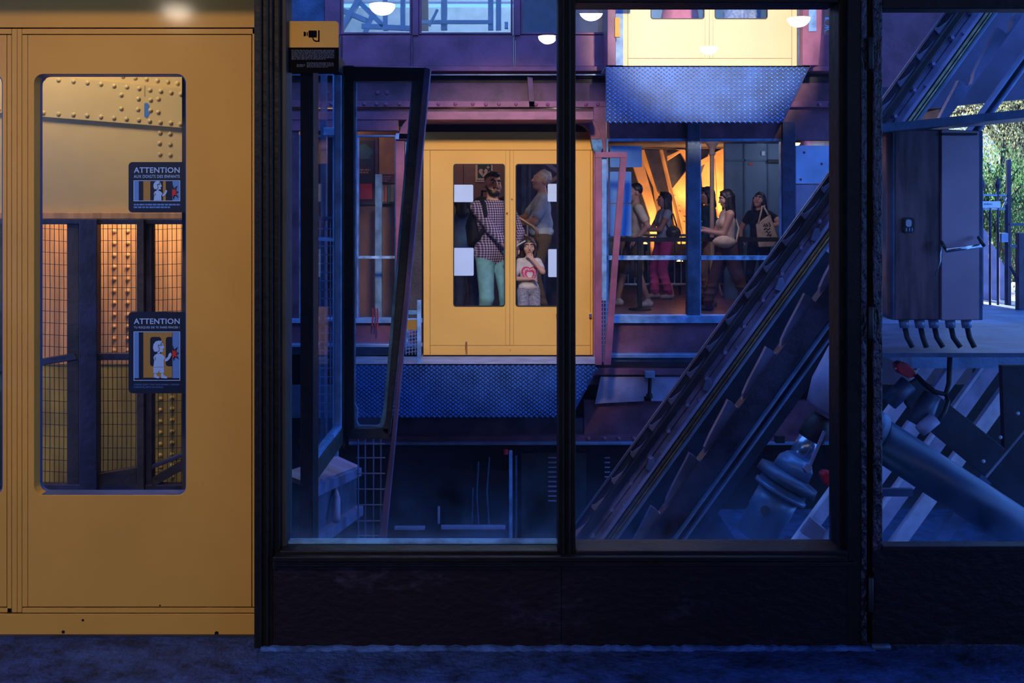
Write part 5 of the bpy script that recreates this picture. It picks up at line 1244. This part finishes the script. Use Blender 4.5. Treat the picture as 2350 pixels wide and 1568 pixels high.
    # arms
    for x, tgt, hint in ((1, handL, hintL), (-1, handR, hintR)):
        sh = tq(x*sw, .005, 1.395); tg = tgt
        el, wr = ik(sh, tg, .29, .25, hint)
        F_.cap(sh, el, .050, .041, SK, .03); F_.cap(el, wr, .041, .029, SK, .02)
        if sleeve > 0:
            u = min(sleeve/.5, 1); F_.cap(sh, sh+(el-sh)*u, .060, .055 if sleeve > .5 else .058, TP, .03)
            if sleeve > .5: F_.cap(el, el+(wr-el)*min((sleeve-.5)/.5, 1), .054, .044, TP, .03)
        # hand: palm, four fingers and a thumb, gently curled
        dv = (wr-el)/np.linalg.norm(wr-el); pn = np.cross(dv, (x, 0, 0)); 
        if np.linalg.norm(pn) < .2: pn = np.array((0, -1., 0))
        pn /= np.linalg.norm(pn); sd2 = np.cross(dv, pn); sd2 /= np.linalg.norm(sd2); hsz = 1.0
        if pn[2] > 0: pn = -pn
        pc = wr+dv*.045
        F_.cap(wr, wr+dv*.03, .028, .026, SK, .01)
        for q_ in (-.022, 0, .022): F_.cap(wr+dv*.02+sd2*q_*.6, wr+dv*.082+sd2*q_, .018, .014, SK, .012)
        for q_, l_ in ((-.033, .060), (-.011, .074), (.011, .070), (.033, .055)):
            a = wr+dv*.082+sd2*q_; b_ = a+dv*l_*.5+pn*l_*.12; c_ = b_+dv*l_*.28+pn*l_*.38
            F_.cap(a, b_, .0095, .009, SK, .004); F_.cap(b_, c_, .009, .0075, SK, .004)
        a = wr+dv*.03+sd2*-.03*x; b_ = a+dv*.035-sd2*.026*x+pn*.012; c_ = b_+dv*.03-sd2*.004*x+pn*.012
        F_.cap(a, b_, .0125, .0105, SK, .006); F_.cap(b_, c_, .0105, .008, SK, .004)
    if extra: extra(F_, dict(tq=tq, hp=hp, TP=TP, BT=BT, SK=SK))
    v_, q_, mi, fc = F_.run()
    if paint:
        mi, pm = paint(fc, mi); mats = mats+pm
    me = np_mesh('person', v_*s, q_, mi, mats)
    o = bpy.data.objects.new('person', me); COL.objects.link(o); o.location = loc; o.rotation_euler = (0, 0, math.radians(yaw))
    tag(o, label, 'person', group)
    # hair
    Hf = Field(h/s*1.05); hE = lambda c, r, k_=.02, neg=False: Hf.ell(hp(*c), np.array(r)*hs_, 0, k_, R, neg)
    rh = random.Random(int(H*1000)+len(label))
    def tuft(n, l_, r_):
        for _ in range(n):
            a_ = rh.uniform(0, 6.283); e_ = rh.uniform(.25, 1.4); p_ = np.array((.074*math.cos(a_)*math.cos(e_), .03+.09*math.sin(a_)*math.cos(e_), .055+.082*math.sin(e_)))
            if p_[1] < -.055 and p_[2] < .10: continue
            q_ = p_+np.array((rh.uniform(-.3, .3), -.5+rh.uniform(-.4, .9), rh.uniform(-.3, .3)))*l_
            Hf.cap(hp(*p_), hp(*(p_*.55+q_*.45)), r_, r_*.7, 0, .006)
    def strands(n, zl, r_):
        for i_ in range(n):
            sd = -1 if i_ % 2 else 1; f_ = rh.random()
            A0 = hp(sd*.006, -.07+.15*f_, .118-.05*f_*f_); A1 = hp(sd*(.080+.012*rh.random()), -.030+.10*f_, .03-.02*rh.random())
            B1 = A1+np.array((sd*rh.uniform(-.01, .02), rh.uniform(-.02, .03), zl*rh.uniform(.35, .55)))*hs_; C1 = B1+np.array((sd*rh.uniform(-.03, .01), rh.uniform(-.03, .02), zl*rh.uniform(.3, .55)))*hs_
            Hf.cap(A0, A1, r_*hs_, r_*hs_, 0, .008); Hf.cap(A1, B1, r_*hs_, r_*1.1*hs_, 0, .008); Hf.cap(B1, C1, r_*1.1*hs_, r_*.4*hs_, 0, .008)
    if hair == 'short':
        hE((0, .028, .050), (.083, .096, .092)); hE((0, -.128, .015), (.075, .07, .062), .01, True); hE((0, -.075, -.06), (.2, .095, .085), .01, True); hE((0, .03, -.115), (.2, .2, .06), .01, True); tuft(40, .045, .011)
    elif hair == 'quiff':
        hE((0, .030, .060), (.079, .092, .080)); hE((0, -.055, .105), (.05, .045, .026)); tuft(50, .05, .010); hE((0, -.135, .03), (.085, .068, .056), .01, True); hE((0, -.03, -.09), (.2, .12, .07), .01, True)
    elif hair in ('long', 'bob'):
        hE((0, .022, .048), (.088, .104, .095)); 
        zl = -.34 if hair == 'long' else -.15
        for x in (-1, 1):
            A_ = hp(x*.074, .02, .02); B_ = hp(x*.085, .04, -.02)+np.array((0, .02, zl*.55))*hs_; C_ = hp(x*.07, .05, -.02)+np.array((0, .01, zl))*hs_; Hf.cap(A_, B_, .03*hs_, .036*hs_, 0, .04); Hf.cap(B_, C_, .036*hs_, .02*hs_, 0, .03)
        A_ = hp(0, .07, .02); Hf.cap(A_, A_+np.array((0, .03, zl*.9))*hs_, .06*hs_, .048*hs_, 0, .04)
        hE((0, -.130, -.02), (.060, .075, .092), .01, True); strands(26, zl, .014)
    elif hair == 'hood':
        hE((0, .02, .045), (.09, .108, .1)); Hf.cap(hp(0, .06, -.02), hp(0, .07, -.14), .075, .08, 0, .04); hE((0, -.13, -.03), (.06, .075, .085), .01, True); strands(18, -.14, .014)
    if hair != 'none':
        v2, q2_, m2, _ = Hf.run()
        ho = bpy.data.objects.new('hair', np_mesh('hair', v2*s, q2_, m2*0, [hairm])); COL.objects.link(ho)
        ho.location = loc; ho.rotation_euler = o.rotation_euler; adopt(ho, o)
    def wp(x, y, z): return o.matrix_basis @ V(tuple(TR@np.array((x, y+ln(z), z))*s))
    o.matrix_basis = Matrix.LocRotScale(V(loc), o.rotation_euler, V((1, 1, 1)))
    return o, wp

def plaid():
    m = bpy.data.materials.new('navy_white_red_check'); m.use_nodes = True; nt = m.node_tree; n = nt.nodes; L = nt.links; b = n['Principled BSDF']; b.inputs['Roughness'].default_value = .85
    tc = n.new('ShaderNodeTexCoord'); sx = n.new('ShaderNodeSeparateXYZ'); L.new(tc.outputs['Object'], sx.inputs[0])
    def stripe(src, period, duty):
        a = n.new('ShaderNodeMath'); a.operation = 'MODULO'; a.inputs[1].default_value = period
        ad = n.new('ShaderNodeMath'); ad.operation = 'ADD'; ad.inputs[1].default_value = 5*period*20; L.new(src, ad.inputs[0]); L.new(ad.outputs[0], a.inputs[0])
        c = n.new('ShaderNodeMath'); c.operation = 'LESS_THAN'; c.inputs[1].default_value = period*duty; L.new(a.outputs[0], c.inputs[0]); return c.outputs[0]
    s1 = stripe(sx.outputs['X'], .026, .32); s2 = stripe(sx.outputs['Z'], .026, .32)
    a = n.new('ShaderNodeMath'); a.operation = 'ADD'; L.new(s1, a.inputs[0]); L.new(s2, a.inputs[1])
    d_ = n.new('ShaderNodeMath'); d_.operation = 'MULTIPLY'; d_.inputs[1].default_value = .5; L.new(a.outputs[0], d_.inputs[0])
    rp = n.new('ShaderNodeValToRGB'); rp.color_ramp.interpolation = 'CONSTANT'
    rp.color_ramp.elements[0].color = (.035, .03, .12, 1); rp.color_ramp.elements[1].position = .9; rp.color_ramp.elements[1].color = (.72, .66, .80, 1)
    e = rp.color_ramp.elements.new(.3); e.color = (.32, .24, .42, 1)
    L.new(d_.outputs[0], rp.inputs[0]); L.new(rp.outputs[0], b.inputs['Base Color']); return m
HAIRB = mat('black_hair', (.010, .008, .010), .45, var=.4, vscale=30); HAIRG = mat('grey_hair', (.42, .38, .42), .6, var=.3, vscale=30); HAIRC = mat('dark_brown_hair', (.045, .022, .018), .45, var=.4, vscale=30)
LT = (.62, .37, .30); MD = (.50, .27, .20); DK = (.36, .19, .14)
SHOE = fabric('white_shoe', (.6, .55, .58)); SHOED = fabric('dark_shoe', (.05, .04, .045))

# man in checked shirt
pm, wp = person('bearded man in a checked shirt and pale jeans standing behind the far door window', (X(1131, 10.62), 10.62, 0), 26, 1.85, LT, HAIRB, plaid(), fabric('pale_blue_jeans', (.20, .48, .56)), SHOED,
    handL=(.10, -.30, 1.02), handR=(.02, -.34, .98), hintL=(.8, .4, -.3), hintR=(-1, .35, -.4), sleeve=.86, hem=.93, head=(-4, -3, 6), beard=True, hair='quiff', legw=1.12, belly=.02, feetL=(.11, -.02), feetR=(-.13, .02))
bk = thing('backpack', 'black backpack worn by the bearded man', 'backpack', wp(0, .22, 1.0))
PACK = fabric('black_nylon', (.012, .012, .02))
mtx = pm.matrix_basis; sB = 1.85/1.75
def loft(pts): return [mtx @ (V(q)*sB) for q in pts]
MB().add(loft([(-.17, .10, .98), (.17, .10, .98), (.17, .28, .98), (-.17, .28, .98), (-.19, .11, 1.2), (.19, .11, 1.2), (.18, .32, 1.2), (-.18, .32, 1.2), (-.13, .10, 1.5), (.13, .10, 1.5), (.12, .22, 1.5), (-.12, .22, 1.5)]),
    [(3,2,1,0),(0,1,5,4),(1,2,6,5),(2,3,7,6),(3,0,4,7),(4,5,9,8),(5,6,10,9),(6,7,11,10),(7,4,8,11),(8,9,10,11)]).build('pack_body', PACK, bk, True, .04)
for x in (-1, 1):
    MB().tube(loft([(x*.12, .13, 1.46), (x*.13, .02, 1.485), (x*.135, -.09, 1.42), (x*.14, -.13, 1.30), (x*.155, -.12, 1.18), (x*.175, -.02, 1.08), (x*.17, .1, 1.02)]), .024, 8).build('shoulder_strap', PACK, bk, True)
MB().tube(loft([(-.05, .16, 1.49), (-.04, .18, 1.56), (.04, .18, 1.56), (.05, .16, 1.49)]), .012, 8).build('grab_loop', PACK, bk, True)
bo = thing('folded_map', 'pale folded leaflet held by the bearded man', 'leaflet', wp(.04, -.42, .96))
MB().bar(wp(.00, -.42, .99), wp(.14, -.42, 1.06), .012, .09, V((0, 1, 0))).build('map_sheet', mat('map_paper', (.6, .7, .72), .6), bo)
tag(MB().bar(wp(-.06, -.40, .98), wp(.02, -.41, .86), .07, .012, V((0, 1, 0))).build('mobile_phone', mat('phone_glass', (.05, .14, .24), .2), None, bevel=.004), 'dark mobile phone in the hand of the bearded man', 'phone')

# girl
PINK = fabric('pink_print', (.75, .06, .22)); TEE = fabric('white_tee', (.66, .63, .70))
def heart(fc, mi):
    x, y, z = fc[:, 0]/.115, fc[:, 1], (fc[:, 2]-1.185)/.115
    def f_(s_): a = x/s_; b_ = z/s_; return (a*a+b_*b_-1)**3-a*a*b_**3
    front = (y < -.02) & (mi == 1)
    ring = (f_(1.0) < 0) & ((f_(.82) > 0) | ((f_(.62) < 0) & (f_(.40) > 0)) | ((np.abs(np.sin(x*9+z*4)) < .35) & (f_(.62) > 0)))
    return np.where(front & ring, 8, mi), [PINK]
gp_, gw = person('small girl in a white tee with a pink heart, hand at her mouth', (X(1213, 10.42), 10.42, 0), 10, 1.13, LT, HAIRC, TEE, fabric('speckled_shorts', (.40, .40, .52), (.18, .2, .32), 60), SHOE,
    handL=(.03, -.19, 1.44), handR=(-.03, -.17, 1.13), hintL=(.8, -.1, -.9), hintR=(-1, .3, -.5), sleeve=.30, head=(-4, 4, 0), female=True, child=True, hair='bob', shorts=.62, h=.0052, paint=heart, belly=.015)

# older man
om, ow = person('grey haired man in a pale blue polo shirt facing the stair rail', (X(1243, 11.8), 11.8, .2), -82, 1.72, MD, HAIRG, fabric('pale_blue_polo', (.42, .52, .66)), fabric('olive_trousers', (.10, .075, .055)), SHOED,
    handL=(.08, -.34, 1.10), handR=(-.06, -.40, 1.16), hintL=(.5, .5, -.8), hintR=(-.5, .4, -.8), sleeve=.34, head=(8, -10, 0), hair='short', belly=.05, legw=1.15)
tag(MB().bar(ow(-.06, -.50, 1.18), ow(-.06, -.54, 1.20), .05, .02).build('red_wallet', RED, None), 'small red wallet in the hand of the grey haired man', 'wallet')
person('person in a dark blue jacket standing behind the bearded man', (X(1066, 11.7), 11.7, 0), 160, 1.68, MD, HAIRB, fabric('dark_blue_jacket', (.05, .11, .28)), fabric('navy_trousers', (.03, .04, .09)), SHOED,
    handL=(.26, -.06, .86), handR=(-.26, -.06, .86), sleeve=.95, hair='hood', h=.008)
# queue
tm_, tw = person('man in a cream tee and brown shorts walking behind the blue sheets', (X(1456, 14.9), 14.9, 0), -80, 1.84, MD, HAIRB, fabric('cream_tee', (.62, .54, .42)), fabric('brown_shorts', (.14, .09, .05)), SHOE,
    handL=(.24, -.06, .96), handR=(-.2, -.2, 1.0), hintL=(.4, .8, -.3), sleeve=.30, shorts=.85, feetL=(.10, .16), feetR=(-.09, -.22), h=.0085, legw=1.1)
pw_, pww = person('woman in pink trousers and sleeveless pale top looking left in the queue', (X(1524, 16.2), 16.2, 0), -78, 1.74, MD, HAIRB, fabric('pale_blue_top', (.40, .48, .66)), fabric('hot_pink_trousers', (.62, .09, .34)), SHOE,
    handL=(.07, -.36, 1.13), handR=(-.06, -.38, 1.16), hintL=(.4, .8, -.6), hintR=(-.4, .7, -.6), sleeve=.1, head=(-4, -5, 0), female=True, hair='long', legw=1.28, feetL=(.09, .05), feetR=(-.09, -.12), h=.0085)
t = thing('shoulder_bag', 'black sequined shoulder bag of the woman in pink trousers', 'bag', pww(.16, .1, .95))
BAGB = mat('black_sequins', (.02, .02, .022), .3, col2=(.12, .11, .10), vscale=90)
MB().lathe(pww(.20, .09, .96), pww(.22, .07, 1.20), [(k_/10, .03+.09*math.sin(math.pi*k_/10)**.6) for k_ in range(11)], 24).build('bag_body', BAGB, t, True)
MB().tube([pww(.18, .0, 1.16), pww(.13, -.06, 1.36), pww(.08, .0, 1.47), pww(.10, .12, 1.38), pww(.2, .15, 1.16)], .012, 6).build('bag_strap', BAGB, t, True)
tag(MB().bar(pww(.0, -.47, 1.17), pww(.03, -.52, 1.25), .07, .012).build('mobile_phone', mat('phone_dark', (.02, .02, .03), .2), None), 'dark phone held by the woman in pink trousers', 'phone')
person('person in a dark teal jacket and glasses half hidden by the cream column', (X(1622, 15.4), 15.4, 0), -75, 1.80, MD, HAIRB, fabric('dark_teal_jacket', (.025, .06, .075)), fabric('tan_trousers', (.30, .19, .13)), SHOED,
    handL=(.2, -.18, .95), handR=(-.2, -.18, .95), sleeve=.95, hair='hood', h=.0085, female=True)
bw, bww = person('woman in a cream strapless top and brown trousers striding with a phone', (X(1668, 14.05), 14.05, 0), -84, 1.73, MD, HAIRB, fabric('cream_strapless_top', (.60, .46, .36)), fabric('brown_wide_trousers', (.10, .055, .05)), SHOED,
    handL=(.06, -.33, 1.16), handR=(-.05, -.36, 1.20), hintL=(.3, .9, -.8), hintR=(-.3, .8, -.8), sleeve=0, head=(0, 16, 0), female=True, hair='long', legw=1.35, feetL=(.09, .30), feetR=(-.08, -.26), strap=True, h=.0078)
t = thing('belt_bag', 'cream belt bag worn across by the striding woman', 'bag', bww(.12, -.16, .95)); CRB = fabric('cream_canvas', (.58, .45, .34))
MB().lathe(bww(.17, -.26, 1.02), bww(.20, .06, 1.00), [(k_/10, .01+.078*math.sin(math.pi*k_/10)**.6) for k_ in range(11)], 24).build('bag_body', CRB, t, True)
MB().tube([bww(.17, .08, 1.0), bww(.10, .14, 1.2), bww(-.05, .13, 1.38)], .014, 6).build('bag_strap', CRB, t, True)
t = thing('mobile_phone', 'phone with a red case back held by the striding woman', 'phone', bww(0, -.46, 1.2))
MB().bar(bww(.03, -.43, 1.16), bww(.03, -.40, 1.31), .075, .012, V((0, 1, 0))).build('phone_body', MATS['phone_dark'], t, bevel=.004)
MB().bar(bww(.045, -.43, 1.22), bww(.045, -.415, 1.28), .05, .008, V((0, 1, 0))).build('case_print', RED, t)
tw_, tww = person('woman in black with a tote bag and one arm akimbo by the blue partition', (X(1742, 15.3), 15.3, 0), -38, 1.72, MD, HAIRB, fabric('black_top', (.014, .013, .02)), fabric('black_trousers', (.012, .014, .025)), SHOED,
    handL=(.18, -.14, 1.22), handR=(-.24, -.14, .98), hintL=(1, .2, -.1), hintR=(-.8, .5, -.3), sleeve=.2, head=(10, -14, 8), female=True, hair='long', h=.0085, feetL=(.1, .05), feetR=(-.1, -.08))
t = thing('tote_bag', 'cream canvas tote bag with dark print hanging from a shoulder', 'bag', tww(.22, -.1, .75))
tb = [P(1736, 515, 15.0), P(1768, 492, 15.0), P(1786, 548, 15.0), P(1776, 566, 15.0), P(1742, 568, 15.0)]
vv = [tuple(q) for q in tb]+[tuple(q+V((0, .07, 0))) for q in tb]
MB().add(vv, [(4,3,2,1,0), (5,6,7,8,9)]+[(i, (i+1) % 5, 5+(i+1) % 5, 5+i) for i in range(5)]).build('bag_body', CRB, t, bevel=.015)
MB().tube([P(1740, 514, 15.0), P(1746, 490, 15.02), P(1749, 474, 15.1), P(1755, 472, 15.2)], .014, 6).build('bag_handle', CRB, t, True)
MB().tube([P(1764, 495, 15.0), P(1757, 482, 15.02), P(1752, 473, 15.1)], .014, 6).build('bag_handle', CRB, t, True)
b = MB()
for pts in ([(1752, 520), (1755, 514), (1757, 521)], [(1759, 513), (1760, 520), (1763, 516)], [(1764, 511), (1768, 517), (1766, 521)], [(1753, 527), (1758, 524), (1762, 528), (1767, 524)], [(1757, 533), (1760, 530), (1763, 536), (1768, 531)], [(1760, 541), (1764, 538), (1767, 542), (1770, 537)], [(1762, 547), (1768, 545)]):
    b.tube([P(a, c, 14.992) for a, c in pts], .007, 5)
b.build('bag_print', NOTB, t)
# upper deck passengers, seen from the thighs
person('upper deck passenger in a pink skirt behind the yellow door', (X(1560, 10.3), 10.3, 2.80), 20, 1.66, MD, HAIRC, fabric('blue_blouse', (.08, .16, .45)), fabric('rose_skirt', (.72, .25, .28)), SHOE,
    handL=(.25, -.1, .85), handR=(-.25, -.1, .85), female=True, hair='long', skirt=.52, h=.010, group='upper deck passengers')
person('upper deck passenger in grey printed trousers behind the yellow door', (X(1702, 10.3), 10.3, 2.80), -10, 1.78, LT, HAIRB, fabric('grey_tee', (.25, .27, .33)), fabric('blue_print_trousers', (.16, .26, .45), (.45, .5, .6), 30), SHOE,
    handL=(.25, -.1, .85), handR=(-.25, -.1, .85), hair='short', legw=1.3, h=.010, group='upper deck passengers')
